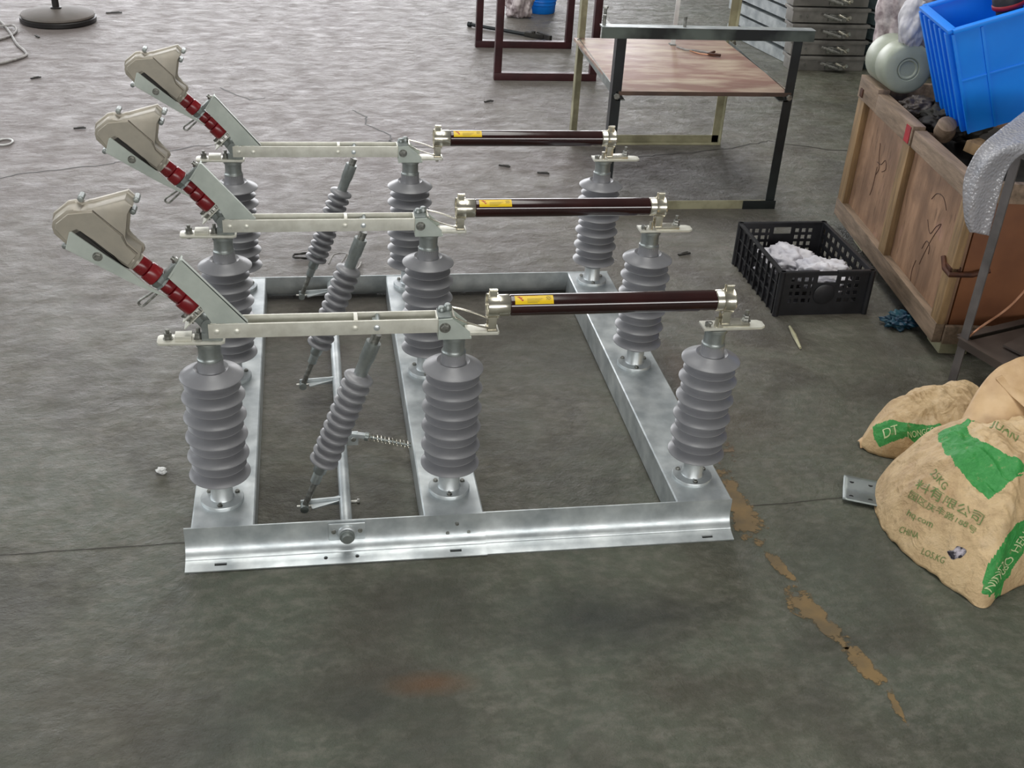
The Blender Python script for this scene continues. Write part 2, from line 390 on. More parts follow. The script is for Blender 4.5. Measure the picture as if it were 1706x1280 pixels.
# ------------------------------------------------------------------ fused disconnector on its galvanised base
HB = .082
X0, X1, X2 = 0.0, .511, 1.098
ROWS = (0.0, .550, 1.096)
root = thing('fused_disconnector', 'three phase fused disconnector on a galvanised steel frame with nine ribbed grey insulators', 'switchgear', (0, 0, 0))

def carve(me, cutters):
    """boolean holes, evaluated once"""
    o = bpy.data.objects.new('tmp', me); C.objects.link(o)
    c = MB()
    for k in cutters: k(c)
    cm = c.mesh('cut', dark_m); co = bpy.data.objects.new('tmpcut', cm); C.objects.link(co)
    m = o.modifiers.new('b', 'BOOLEAN'); m.operation = 'DIFFERENCE'; m.object = co; m.solver = 'EXACT'
    bpy.context.view_layer.update()
    ev = o.evaluated_get(bpy.context.evaluated_depsgraph_get()); r = bpy.data.meshes.new_from_object(ev)
    bpy.data.objects.remove(o); bpy.data.objects.remove(co)
    r.set_sharp_from_angle(angle=radians(35))
    return r
def rail_mesh(x0, x1, y, s, off=0, cut=()):
    """pressed rail: web, rolled bottom bend and outward foot. s=-1 faces the camera"""
    pr = [(0, .083), (0, .056), (.0006, .048), (.0018, .040), (.0042, .032), (.0080, .025), (.0125, .0195), (.0165, .0165), (.0195, .0148), (.0205, .0125), (.0225, .0112), (.032, .0082), (.050, .0042)]
    th = .0035; o = [(y + s * (a + off), h + off * .4) for a, h in pr]
    inn = []
    for i, (a, h) in enumerate(pr):
        p = Vector(pr[max(i - 1, 0)]); q = Vector(pr[min(i + 1, len(pr) - 1)]); d = (q - p).normalized(); n = Vector((d.y, -d.x))
        inn.append((y + s * (a + off + n.x * th), h + off * .4 + n.y * th))
    poly = [(x0, a, h) for a, h in o] + [(x0, a, h) for a, h in inn[::-1]]
    return MB().prism(poly, (x1 - x0, 0, 0)).mesh('rail', zinc, ang=35)
def slot(x, w, y=-.1375):
    def f(c):
        c.box(x - w / 2, x + w / 2, y - .0035, y + .0035, -.02, .03)
    return f
def hole(x, y, r):
    return lambda c: c.cyl((x, y, -.02), (x, y, .03), r, seg=12)
me = rail_mesh(-.077, .583, -.101, -1, .003)
me = carve(me, [slot(-.002, .026), hole(.224, -.137, .0045), hole(.293, -.137, .0045), slot(.513, .026)])
fr = bpy.data.objects.new('front_rail', me); C.objects.link(fr); attach(fr, root); fr['label'] = 'left length of galvanised front rail, lapped over the right one'
me = carve(rail_mesh(.486, 1.167, -.101, -1, -.001), [slot(1.105, .026), slot(.513, .028)])
fr2 = bpy.data.objects.new('front_rail', me); C.objects.link(fr2); attach(fr2, root); fr2['label'] = 'right length of galvanised front rail'
rr = bpy.data.objects.new('rear_rail', rail_mesh(-.077, 1.167, 1.165, 1)); C.objects.link(rr); attach(rr, root)
for x, z in ((.518, .06), (.497, .036), (.545, .036)):
    MB().cyl((x, -.102, z), (x, -.1085, z), .0042).hexn((x, -.106, z), (0, -1, 0), .003, .003).build('splice_bolt', bolt_m, fr)
for cx, w_ in ((.005, .1345), (.511, .135), (1.1005, .135)):
    t = .004; x0, x1 = cx - w_ / 2, cx + w_ / 2; y0, y1 = -.099, 1.163; b = MB()
    poly = [(x0, HB - .003), (x0 + .003, HB), (x1 - .003, HB), (x1, HB - .003), (x1, .004), (x1 - t, .004), (x1 - t, HB - t), (x0 + t, HB - t), (x0 + t, .004), (x0, .004)]
    b.prism([(x, y0, z) for x, z in poly], (0, y1 - y0, 0)); b.build('cross_beam', zinc, root)

def shed_profile(z0, z1, n, rb, rs, rc, t=.0035, droop=.010):
    """alternating big and small sheds from top z1 down to z0"""
    P = []; step = (z1 - z0) / (2 * n - 2 + .0001)
    zs = [z0 + step * i for i in range(2 * n - 1)]
    P.append((rc, z0 - .02))
    for i, z in enumerate(zs):
        r = rb if i % 2 == 0 else rs
        P += [(rc, z - .0040), (r - .004, z - .0092), (r - .0015, z - .0096), (r, z - .0086), (r - .0002, z - .0072), (r - .0020, z - .0058), (r - .008, z - .0024), (r - .018, z + .0022), (rc + .002, z + .0085), (rc, z + .0100)]
    P.append((rc, z1 + .02))
    return P
b = MB(); b.lathe([(0, .134)] + [(.022, .134), (.030, .136)] + shed_profile(.166, .414, 6, 0.0665, .0590, .036, droop=.014)[:-1] + [(.0285, .4205), (.0265, .424), (.0265, .446), (.0, .446)], seg=48)
ins = b.build('post_insulator', silicone, root)
MB().lathe([(.0262, .436), (.0265, .440), (.0265, .448), (.0245, .450), (.0235, .455), (.0235, .478), (.0265, .480), (.0265, .487), (0, .487)], seg=28).build('metal_cap', alloy, ins)
b = MB().lathe([(.0, HB), (.0475, HB), (.0475, HB + .0075), (.0465, HB + .009), (.0265, HB + .0095), (.0245, HB + .012), (.0240, .150), (0, .15)], seg=32)
b.build('base_flange', zinc, ins)
for a in (-95, 25, 145):
    p = Vector((.036 * cos(radians(a)), .036 * sin(radians(a)), HB + .009)); MB().cyl(p, p + Vector((0, 0, .0015)), .0062, seg=12).hexn(p, (0, 0, 1), .0048, .005).build('bolt', bolt_m, ins)
first = True
for y in ROWS:
    for x in (X0, X1, X2):
        if first: first = False; continue
        dup_at(ins, y, dx=x)

# ---- one phase (built at y = 0, then copied to the two rows behind)
parts = []
def P(o): parts.append(o); return o
# line terminal (left)
tm = P(MB().prism([(-.098, -.019, .488), (-.102, -.012, .488), (-.102, .012, .488), (-.098, .019, .488), (.026, .022, .488), (.034, .016, .488), (.034, -.016, .488), (.026, -.022, .488)], (0, 0, .006), .001).build('line_terminal', tinned, root))
for x, h in ((-.080, .02), (-.019, .022)):
    MB().cyl((x, 0, .494), (x, 0, .496), .0105).hexn((x, 0, .496), (0, 0, 1), .0085, .007).hexn((x, 0, .503), (0, 0, 1), .0085, .006).cyl((x, 0, .509), (x, 0, .496 + h), .0042, seg=10).build('bolt', bolt_m, tm)
for x in (-.080,):
    MB().hexn((x, 0, .488), (0, 0, -1), .0085, .007).build('bolt', bolt_m, tm)
MB().box(-.066, -.032, -.013, .013, .494, .505, bev=.002).build('terminal_pad', tinned, tm)
MB().cyl((-.046, -.012, .497), (-.046, .012, .497), .006).build('gasket', pinkrubber, tm)
# clevis under the bushings
P(MB().box(-.012, .03, -.014, .014, .494, .512, bev=.002).cyl((.006, -.016, .527), (.006, .016, .527), .017, seg=24).bar((.003, 0, .525), (-.014, 0, .548), .022, .026, bev=.003).build('contact_pedestal', zinc_dull, root))
D = Vector((.7071, 0, -.7071)); N = Vector((.7071, 0, .7071))      # direction of the arcing column, and its upper normal
A0 = Vector((-.123, 0, .668))                                      # top of the column
def along(t, n=0, y=0): return A0 + D * t + N * n + Vector((0, y, 0))
# red ribbed bushings
def bushing(t0, t1, segs, name='ribbed_bushing'):
    L = t1 - t0; tot = sum(q[1] for q in segs); a = 0; pr = [(0, 0)]
    for r, l in segs:
        l = l / tot * L; pr += [(r * .80, a), (r * .97, a + .0014), (r, a + .004), (r * 1.02, a + l - .004), (r * .98, a + l - .0016), (r * .80, a + l - .0002)]; a += l
    pr.append((0, L)); return P(MB().lathe(pr, along(t0), D, 32).build(name, red_m, root))
bushing(.000, .050, [(.0185, 1), (.0205, 1.1)])
bushing(.066, .144, [(.0155, .8), (.0185, .9), (.0222, 1.2)])
# plates between / below the bushings
P(MB().lathe([(0, 0), (.019, 0), (.0205, .003), (.0175, .012), (.021, .016), (0, .016)], along(.050), D, 6).bar(along(.056, -.01), along(.056, .052), .024, .010, bev=.002).build('intermediate_clamp', zinc_dull, root))
fl_ = P(MB().bar(along(.146, -.036), along(.146, .024), .034, .0025, up=D, bev=.0006).bar(along(.158, -.046), along(.158, .026), .034, .0025, up=D, bev=.0006).build('bushing_foot_plate', tinned, root))
MB().cyl(along(.140, -.028), along(.166, -.028), .005, seg=10).hexn(along(.1495, -.028), D, .0075, .006).hexn(along(.143, -.028), -D, .0075, .006).build('bolt', bolt_m, fl_)
for n_ in (-.008, .008):
    MB().cyl(along(.147, n_, -.008), along(.157, n_, -.008), .004, seg=8).build('bolt', bolt_m, fl_)
P(MB().lathe([(0, 0), (.013, .001), (.0165, .008), (.0165, .016), (.011, .024), (0, .026)], along(.159, .004), D, 20).build('pivot_boss', zinc_dull, root))
# support channel beside the lower bushing
y0 = -.022
ch = P(MB().prism([(-.036, y0, .679), (-.033, y0, .677), (.083, y0, .538), (.012, y0, .538), (-.007, y0, .576), (-.062, y0, .639)], (0, .003, 0))
       .prism([(-.036, y0, .6805), (-.0335, y0, .6785), (.083, y0, .5395), (.081, y0, .5370), (-.0345, y0, .6765)], (0, .009, 0))
       .bar((-.0365, -.012, .680), (-.063, -.012, .6415), .022, .003).build('support_channel', zinc_pale, root))
p = Vector((-.046, 0, .665)) - D * .004
MB().cyl(p, p - D * .012, .0045, seg=10).hexn(p, -D, .0075, .006).cyl(p + D * .0, p - D * .001, .009).build('bolt', bolt_m, ch)
p = Vector((-.058, 0, .647)) - D * .004
MB().hexn(p, -D, .0075, .006).build('bolt', bolt_m, ch)
# arcing chute: cast two-part housing with a rim, ridge and bolts
yf = -.020
front = [(-.268, .751), (-.265, .763), (-.237, .785), (-.224, .787), (-.214, .781), (-.200, .787), (-.191, .788), (-.129, .806), (-.116, .791), (-.130, .777), (-.139, .728), (-.137, .720), (-.113, .697), (-.112, .689), (-.118, .680), (-.132, .662), (-.141, .663), (-.166, .690), (-.193, .722), (-.218, .741), (-.225, .735), (-.236, .718), (-.245, .713), (-.266, .737)]
def poly3(pp, y): return [(x, y, z) for x, z in pp]
ct = P(MB().prism(poly3(front, yf), (0, .046, 0), .0022, 2).build('arc_chute', chute_m, root, ang=50))
def scale2(pp, c, k, dx=0, dz=0): return [(c[0] + (x - c[0]) * k + dx, c[1] + (z - c[1]) * k + dz) for x, z in pp]
MB().prism(poly3(scale2(front, (-.185, .735), 1.055), .015), (0, .012, 0), .0025, 2).build('flange_rim', chute_m, ct, ang=50)
barrel = [(-.262, .750), (-.259, .760), (-.235, .779), (-.205, .781), (-.190, .783), (-.142, .732), (-.137, .713), (-.119, .693), (-.137, .671), (-.170, .702), (-.196, .727), (-.216, .7465), (-.226, .741), (-.243, .722)]
MB().prism(poly3(barrel, yf - .006), (0, .010, 0), .0010, 1).build('raised_barrel', chute_m, ct, ang=20)
MB().tube([(-.190, yf - .0005, .7845), (-.1405, yf - .0005, .7335), (-.1355, yf - .0005, .714), (-.117, yf - .0005, .694)], .0008, 6).build('ridge_shade', fanm, ct)  # thin dark tube draws the shading line along the ridge
for x, z in ((-.214, .797), (-.112, .794), (-.121, .770), (-.255, .700)):
    MB().cyl((x, .006, z), (x, .030, z), .0060, seg=16).lathe([(.0055, 0), (.005, .0025), (0, .0038)], (x, .006, z), (0, -1, 0), 16).build('bolt', alloy, ct)
MB().lathe([(0, 0), (.0215, 0), (.0215, .010), (.019, .012), (.019, .020), (0, .020)], along(-.019), D, 24).build('neck_collar', chute_m, ct)
# arcing horn: long flat blade sweeping back under the chute
hy = -.031
horn = [(-.236, .744), (-.231, .745), (-.172, .693), (-.133, .661), (-.106, .632), (-.068, .603), (-.066, .600), (-.098, .617), (-.140, .641), (-.180, .667), (-.247, .710)]
hn = P(MB().prism(poly3(horn, hy), (0, .004, 0), .0008, 1).build('arcing_horn', zinc_pale, root))
MB().prism([(-.232, -.026, .745), (-.222, -.026, .749), (-.196, -.026, .728), (-.168, -.026, .700), (-.148, -.026, .672), (-.136, -.026, .664), (-.172, -.026, .690)], (0, .012, 0)).build('slot_shade', scrap_m, ct)  # dark strip stands in for the shaded wall of the recess
MB().cyl((-.190, hy - .001, .694), (-.190, hy, .694), .0095).hexn((-.190, hy, .694), (0, -1, 0), .0078, .006).build('bolt', bolt_m, hn)
pts = []
for k in range(15):
    a = pi * .5 + pi * k / 14; pts.append((-.019 * 1 + .005 * cos(a) - .013, .0062 * sin(a)))
base = Vector((-.092, -.026, .612)); dr = Vector((-.78, 0, -.62)); nr = Vector((-.62, 0, .78))
path = [base + nr * .004] + [base + dr * .034 + dr * (.007 * sin(pi * k / 8)) + nr * (.0065 * cos(pi * k / 8)) for k in range(9)] + [base - nr * .004]
P(MB().tube(path, .0026, 8).build('pull_ring', bolt_m, root))
# contact blade: two parallel bars, spacers, rivets
bl = P(MB().box(.003, .478, -.021, -.017, .503, .535, bev=.001).build('contact_blade', tinned, root))
MB().box(.003, .492, .018, .022, .503, .535, bev=.001).build('blade_bar', tinned, bl)
for x, w_ in ((.014, .012), (.058, .010), (.302, .008), (.474, .008)):
    MB().box(x - w_ / 2, x + w_ / 2, -.018, .019, .509, .5365, bev=.001).build('spacer', tinned, bl)
for x in (.020, .060, .300, .345):
    MB().lathe([(.0068, 0), (.0062, .002), (.003, .0035), (0, .0037)], (x, -.021, .5185), (0, -1, 0), 16).build('rivet', tinned if x != .345 else zinc, bl)
MB().cyl((.030, 0, .51), (.030, 0, .552), .004, seg=10).hexn((.030, 0, .541), (0, 0, 1), .0075, .006).build('bolt', tinned, bl)
MB().cyl((.348, -.017, .528), (.348, .018, .528), .005, seg=12).bar((.344, 0, .53), (.350, 0, .497), .014, .016, bev=.002).build('rod_clevis', zinc_dull, bl)
# hinge at the middle insulator
hg = P(MB().box(.474, .545, -.024, .024, .487, .492, bev=.001).prism([(.474, -.027, .490), (.474, -.027, .536), (.503, -.027, .538), (.541, -.027, .505), (.541, -.027, .490)], (0, .0035, 0)).prism([(.474, .0235, .490), (.474, .0235, .536), (.503, .0235, .538), (.541, .0235, .505), (.541, .0235, .490)], (0, .0035, 0)).build('hinge_bracket', zinc_pale, root))
MB().box(.473, .501, -.021, .021, .522, .540, bev=.002).build('hinge_block', zinc_dull, hg)
MB().lathe([(.010, 0), (.010, .003), (.0088, .0055), (0, .0062)], (.4875, -.027, .517), (0, -1, 0), 6).cyl((.4875, -.027, .517), (.4875, -.0275, .517), .012).build('bolt', bolt_m, hg)
MB().lathe([(.009, 0), (.0095, .006), (.006, .011), (0, .012)], (.483, .010, .538), (0, 0, 1), 12).lathe([(.009, 0), (.0095, .009), (.006, .014), (0, .015)], (.497, .016, .538), (0, 0, 1), 12).build('bolt', alloy, hg)
ft = P(MB().prism([(.535, -.018, .492), (.603, -.018, .492), (.606, -.015, .492), (.606, .015, .492), (.603, .018, .492), (.535, .018, .492)], (0, 0, .008), .001).build('fuse_terminal', tinned, root))
MB().hexn((.590, 0, .492), (0, 0, -1), .006, .008).build('bolt', silver, ft)
# spring strips from hinge to fuse clip
for s in (-1, 1):
    rows = []
    for k in range(13):
        f = k / 12; x = .506 + f * .078; z = .5415 - .038 * f ** .7 if s < 0 else .5415 - .010 * f - .012 * f * f
        rows.append([(x, s * (.020 - .012 * f) - .003, z), (x, s * (.020 - .012 * f) + .003, z + .0005)])
    o = MB().strip(rows).build('contact_spring', silver, ft); solidify(o, .0016)
MB().bar((.506, -.023, .541), (.506, .023, .541), .004, .003).build('contact_spring', silver, ft)
# fuse tube, caps and label
FZ = .554; FR = .0232
fu = P(MB().lathe([(0, 0), (FR - .002, 0), (FR, .002), (FR, .457), (FR - .002, .459), (0, .459)], (.6265, 0, FZ), (1, 0, 0), 40).build('fuse_tube', fuse_m, root))
MB().lathe([(0, 0), (.017, 0), (FR - .001, .003), (FR + .0004, .006), (FR + .0004, .042), (FR - .001, .044), (0, .044)], (.5830, 0, FZ), (1, 0, 0), 36).build('end_cap', silver, fu)
MB().lathe([(0, 0), (FR - .001, 0), (FR + .0004, .002), (FR + .0004, .040), (FR - .001, .044), (0, .044)], (1.0850, 0, FZ), (1, 0, 0), 36).build('end_cap', silver, fu)
def wrap_patch(b, x0, x1, a0, a1, r, n=8):
    rows = []
    for k in range(n + 1):
        a = radians(a0 + (a1 - a0) * k / n); rows.append([(x0, -sin(a) * r, FZ + cos(a) * r), (x1, -sin(a) * r, FZ + cos(a) * r)])
    return b.strip(rows)
lb = wrap_patch(MB(), .636, .719, 10, 62, FR + .0005).build('warning_label', yellow_m, fu)
b = MB()
for (xa, xb, aa, ab) in ((.642, .648, 18, 24), (.645, .652, 24, 30), (.648, .650, 30, 38), (.650, .654, 36, 44)): wrap_patch(b, xa, xb, aa, ab, FR + .0009, 2)
for k in range(12): wrap_patch(b, .639 + k * .004, .6405 + k * .004, 11, 14, FR + .0009, 1)
o = b.build('label_print', redprint, fu)
b = MB()
for i in range(5):
    for j in range(5):
        if (i * 7 + j * 5) % 3: wrap_patch(b, .7035 + i * .0021, .705 + i * .0021, 18 + j * 5, 21 + j * 5, FR + .0009, 1)
for j in range(4): wrap_patch(b, .662, .696 - j * .004, 32 + j * 7, 33.5 + j * 7, FR + .0009, 1)
b.build('label_print', greyprint, fu)
# fuse clips: ring, top and bottom lugs
def clip(x, m=silver):
    c = P(MB().lathe([(FR + .0008, -.011), (FR + .0040, -.012), (FR + .0032, -.009), (FR + .0032, .009), (FR + .0040, .012), (FR + .0008, .011), (FR + .0008, -.011)], (x, 0, FZ), (1, 0, 0), 36, closed=False).build('fuse_clip', m, root))
    MB().box(x - .008, x + .008, -.009, -.006, FZ + FR, FZ + FR + .017, bev=.0008).box(x - .008, x + .008, .004, .007, FZ + FR, FZ + FR + .013, bev=.0008).cyl((x - .0085, -.0075, FZ + FR + .016), (x + .0085, -.0075, FZ + FR + .016), .003, seg=10).build('clip_lug', m, c)
    MB().box(x - .0125, x + .0125, -.012, .012, FZ - FR - .005, FZ - FR - .001, bev=.001).box(x - .009, x + .009, -.015, -.012, .498, FZ - FR + .002, bev=.001).box(x - .009, x + .009, .010, .013, .498, FZ - FR + .002, bev=.001).box(x - .0115, x + .0115, -.018, .016, .4995, .5025, bev=.001).build('clip_foot', m, c)
clip(.5905); clip(1.1130)
MB().cyl((.5905 + .006, -.004, .5), (.5905 + .006, -.004, .49), .004, seg=8).build('clip_rivet', silver, parts[-2])
# right terminal
rt = P(MB().prism([(1.064, -.020, .488), (1.064, .020, .488), (1.198, .018, .488), (1.208, .010, .488), (1.208, -.010, .488), (1.198, -.018, .488)], (0, 0, .006), .001).build('load_terminal', tinned, root))
MB().box(1.108, 1.170, -.015, .015, .494, .502, bev=.0015).build('terminal_pad', silver, rt)
MB().cyl((1.165, 0, .502), (1.165, 0, .528), .0042, seg=10).hexn((1.165, 0, .502), (0, 0, 1), .0085, .007).hexn((1.165, 0, .510), (0, 0, 1), .0085, .006).cyl((1.165, 0, .502), (1.165, 0, .5035), .011).build('bolt', bolt_m, rt)
MB().cyl((1.076, -.006, .494), (1.076, -.006, .503), .007, seg=12).hexn((1.080, -.008, .50), (0, 0, 1), .005, .005).build('bolt', bolt_m, rt)
MB().cyl((1.094, -.01, .494), (1.094, -.01, .516), .0055, seg=12).build('bolt', silver, rt)
# crank arm, insulated drive rod
B_ = Vector((.180, 0, .050)); T_ = Vector((.347, 0, .494)); ax = (T_ - B_); L = ax.length; ax.normalize()
def rp(f): return B_ + ax * (L * f)
s0, s1 = .265, .785; prof = [(.013, -.004)]; n = 11; Ls = L * (s1 - s0)
for k in range(n):
    z = Ls * (k + .5) / n; prof += [(.0150, z - .0095), (.0160, z - .0075), (.0290, z - .0070), (.0318, z - .0055), (.0330, z - .0025), (.0326, z + .0004), (.0300, z + .0028), (.0240, z + .0046), (.0165, z + .0066), (.0145, z + .0085)]
prof.append((.0135, Ls + .004))
dr_ = P(MB().lathe([(0, -.006)] + prof + [(0, Ls + .01)], rp(s0), ax, 32).build('drive_insulator', silicone, root))
MB().lathe([(0, 0), (.0165, 0), (.0165, .045), (.0145, .050), (.0145, .112), (0, .112)], rp(.955), -ax, 22).build('rod_fitting', alloy, dr_)
MB().lathe([(.010, 0), (.010, .02), (0, .02)], rp(.955), ax, 14).build('threaded_stud', bolt_m, dr_)
MB().lathe([(0, 0), (.0115, 0), (.0115, .026), (.0150, .030), (.0165, .075), (0, .075)], rp(.155), ax, 22).build('rod_fitting', alloy, dr_)
MB().lathe([(0, 0), (.007, 0), (.007, .07), (.0095, .072), (.0095, .08), (0, .08)], rp(.0), ax, 14).build('threaded_stud', bolt_m, dr_)
MB().cyl(B_ + Vector((0, -.012, 0)), B_ + Vector((0, .012, 0)), .0095, seg=16).build('rod_eye', zinc_dull, dr_)
ca = P(MB().bar((.172, .012, .050), (.272, .012, .056), .005, .020, up=(0, 0, 1), bev=.001).bar((.195, -.002, .050), (.262, .016, .058), .020, .004, bev=.001).build('crank_arm', zinc, root))
MB().cyl((.163, .003, .050), (.200, .003, .050), .003, seg=8).build('cotter_pin', bolt_m, ca)
MB().hexn((.300, .008, .052), (1, 0, 0), .007, .006).cyl((.27, .008, .052), (.300, .008, .052), .004).build('bolt', bolt_m, ca)
phase = list(parts)
for y in ROWS[1:]:
    for p_ in phase: dup_at(p_, y)

# drive shaft with its bearings, stop lever and return spring
SX, SZ = .272, .056
sh = MB().cyl((SX, -.120, SZ), (SX, 1.176, SZ), .0135, seg=28).build('drive_shaft', zinc, root)
MB().lathe([(.0165, 0), (.0165, .006), (0, .006)], (SX, -.124, SZ), (0, -1, 0), 24).lathe([(.0135, 0), (.013, .012), (.011, .014), (0, .014)], (SX, -.124, SZ), (0, -1, 0), 24).build('shaft_end_plug', zinc_dull, sh)
bp_ = MB().box(SX - .040, SX + .040, -.1115, -.1065, .036, .080, bev=.002).lathe([(.021, 0), (.0215, .003), (.018, .008), (.015, .009)], (SX, -.1115, SZ), (0, -1, 0), 28).build('bearing_plate', zinc, root)
for s in (-1, 1): MB().lathe([(.0055, 0), (.005, .002), (0, .003)], (SX + s * .029, -.1115, .060), (0, -1, 0), 14).build('bolt', bolt_m, bp_)
lv = MB().box(SX + .008, SX + .042, .252, .258, .046, .084, bev=.001).bar((SX + .02, .255, .078), (SX + .062, .250, .073), .012, .012, bev=.002).build('stop_lever', zinc, root)
MB().hexn((SX + .03, .252, .066), (0, -1, 0), .007, .006).build('bolt', bolt_m, lv)
sp0, sp1 = Vector((.330, .250, .073)), Vector((.446, .232, .050)); d = (sp1 - sp0); Ls = d.length; d.normalize(); u = d.orthogonal().normalized(); v = d.cross(u)
sg = MB().cyl(sp0, sp1, .0035, seg=10).lathe([(.011, 0), (.011, .009), (0, .009)], sp0, d, 16).build('spring_guide', zinc_dull, root)
pts = [sp0 + d * (.010 + (Ls - .014) * k / 220) + (u * cos(2 * pi * 11 * k / 220) + v * sin(2 * pi * 11 * k / 220)) * .0088 for k in range(221)]
MB().tube(pts, .0011, 6).build('return_spring', silver, root)

# ------------------------------------------------------------------ angle-iron table behind the rear row
tb = thing('angle_iron_table', 'open angle iron table with dark front legs, cream rear legs and a low plywood shelf', 'table', (1.68, 2.3, 0))
def angle(name, p, q, w, m, parent, fx, fy, t=.004, label=None):
    """angle iron from p to q with two flanges along unit vectors fx, fy"""
    p, q = Vector(p), Vector(q); fx, fy = Vector(fx), Vector(fy); d = q - p
    poly = [p, p + fx * w, p + fx * w + fy * t, p + fx * t + fy * t, p + fx * t + fy * w, p + fy * w]
    return MB().prism(poly, d).build(name, m, parent, smooth=False, label=label)
X_, Y_, Z_ = (1, 0, 0), (0, 1, 0), (0, 0, 1); nX, nY, nZ = (-1, 0, 0), (0, -1, 0), (0, 0, -1)
angle('leg', (1.322, 1.9, 0), (1.322, 1.9, .662), .036, blackpaint, tb, X_, Y_)
angle('leg', (2.030, 1.9, 0), (2.030, 1.9, .662), .036, blackpaint, tb, nX, Y_)
angle('leg', (1.362, 2.7, 0), (1.362, 2.7, .98), .034, cream, tb, X_, nY, label='cream rear leg')
angle('leg', (2.064, 2.7, 0), (2.064, 2.7, .98), .034, cream, tb, nX, nY, label='cream rear leg')
b = MB().box(1.262, 2.07, 1.895, 1.935, .692, .697).box(1.262, 2.07, 1.895, 1.899, .657, .692)
b.build('top_bar', blackpaint2, tb, smooth=False)
MB().box(1.262, 2.07, 1.893, 1.936, .697, .6985).build('top_bar_edge', zinc, tb, smooth=False, label='pale top edge')  # thin paler strip along the top of the bar
for x in (1.272, 1.572):
    MB().cyl((x, 1.915, .697), (x, 1.915, .735), .0065, seg=10).build('stud', bolt_m, tb)
MB().cyl((1.30, 2.02, .66), (1.30, 2.02, .74), .006, seg=10).hexn((1.30, 2.02, .735), (0, 0, 1), .01, .008).box(1.292, 1.308, 1.9, 2.03, .688, .694).build('stud', bolt_m, tb)
angle('bottom_bar', (1.322, 1.9, .0), (2.03, 1.9, .0), .034, cream, tb, Z_, Y_, label='worn cream front bottom bar')
angle('bottom_bar', (1.362, 2.7, .0), (2.064, 2.7, .0), .036, cream, tb, Z_, nY)
MB().box(1.90, 2.035, 1.893, 1.8965, 0, .0345).build('dark_tape', blackpaint, tb)
angle('shelf_support', (1.340, 1.9, .43), (1.365, 2.7, .43), .034, zinc_dull, tb, Z_, X_)
angle('shelf_support', (2.012, 1.9, .43), (2.045, 2.7, .43), .034, zinc_dull, tb, Z_, nX)
MB().box(1.348, 2.020, 1.902, 2.695, .452, .464, bev=.001).build('shelf', shelf_w, tb)
MB().box(1.348, 2.020, 1.899, 1.9015, .450, .465).build('shelf_edge', shelf_edge, tb)
for x, y, z in ((1.34, 1.897, .448), (2.012, 1.897, .448), (1.362, 2.66, .46), (2.05, 2.66, .46)):
    MB().hexn((x, y, z), (0, -1, 0), .012, .01).build('bolt', bolt_m, tb)
up = thing('steel_strip', 'thin white steel strip standing upright on the plywood shelf', 'strip', (1.755, 2.60, .464))
MB().box(1.748, 1.762, 2.592, 2.597, .464, 1.02).box(1.762, 1.766, 2.592, 2.612, .464, 1.02).build('flange', white_pl, up, smooth=False)
MB().box(1.744, 1.770, 2.587, 2.616, .464, .468).build('foot', zinc_dull, up, smooth=False)
cl = thing('clamp_lead', 'small clamp with a twisted lead lying on the plywood shelf', 'clamp', (1.82, 2.46, .464))
MB().tube([(1.763, 2.555, .467), (1.785, 2.50, .469), (1.82, 2.49, .470), (1.86, 2.47, .469), (1.885, 2.44, .469)], .004, 8).build('cable', wire_m, cl)
MB().bar((1.86, 2.43, .471), (1.905, 2.40, .473), .012, .010, bev=.002).bar((1.86, 2.43, .471), (1.895, 2.45, .476), .010, .008, bev=.002).build('jaw', rust, cl)
MB().tube([(1.80, 2.49, .468), (1.83, 2.44, .468), (1.87, 2.42, .47)], .0025, 6).build('spring_wire', copper, cl)

# ------------------------------------------------------------------ maroon stand, far left of the table
ms = thing('maroon_stand', 'maroon square-tube stand with two rectangular end frames behind the angle iron table', 'stand', (1.45, 4.0, 0))
for y, xa, xb in ((3.70, 1.172, 1.716), (4.36, 1.165, 1.722)):
    w_ = .038
    MB().box(xa, xb, y - w_ / 2, y + w_ / 2, 0, w_, bev=.003).build('foot_bar', maroon, ms)
    for x in (xa, xb - w_): MB().box(x, x + w_, y - w_ / 2, y + w_ / 2, w_, .75, bev=.003).build('leg', maroon, ms)
    MB().box(xa, xb, y - w_ / 2, y + w_ / 2, .75, .788, bev=.003).build('top_bar', maroon, ms)
for x in (1.19, 1.69): MB().box(x - .018, x + .018, 3.72, 4.34, .752, .786, bev=.003).build('top_bar', maroon, ms)

def fbm(p, s, o=4): return noise.fractal(Vector(p) * s, 1.0, 2.0, o)
def blob(name, c, r, m, amp=.2, scale=12, parent=None, rot=0, seg=40, flat=None, seed=0, ridge=False):
    b = bmesh.new(); bmesh.ops.create_icosphere(b, subdivisions=5, radius=1); c = Vector(c); R = Matrix.Rotation(rot, 3, 'Z')
    for v in b.verts:
        d = v.co.copy(); q = d + Vector((seed, seed * 2, 0)); n_ = fbm(q, scale * .1, 5)
        if ridge: n_ += .6 * (.5 - abs(noise.noise(q * scale * .22)))
        p = Vector((d.x * r[0], d.y * r[1], d.z * r[2])) * (1 + amp * n_); p = R @ p; v.co = c + p
        if flat is not None: v.co.z = max(v.co.z, flat)
    me = bpy.data.meshes.new(name); b.to_mesh(me); b.free(); me.materials.append(m)
    for f in me.polygons: f.use_smooth = True
    o = bpy.data.objects.new(name, me); C.objects.link(o)
    if parent: attach(o, parent)
    return o
tag(blob('plastic_bag', (1.545, 5.14, .10), (.085, .08, .13), film_m, .35, 16, flat=.002, seed=3, ridge=True), 'crumpled white plastic bag on the floor beyond the maroon stand', 'bag')
bk = thing('blue_bucket', 'blue plastic bucket on the floor beside a white plastic bag', 'bucket', (1.715, 5.28, 0))
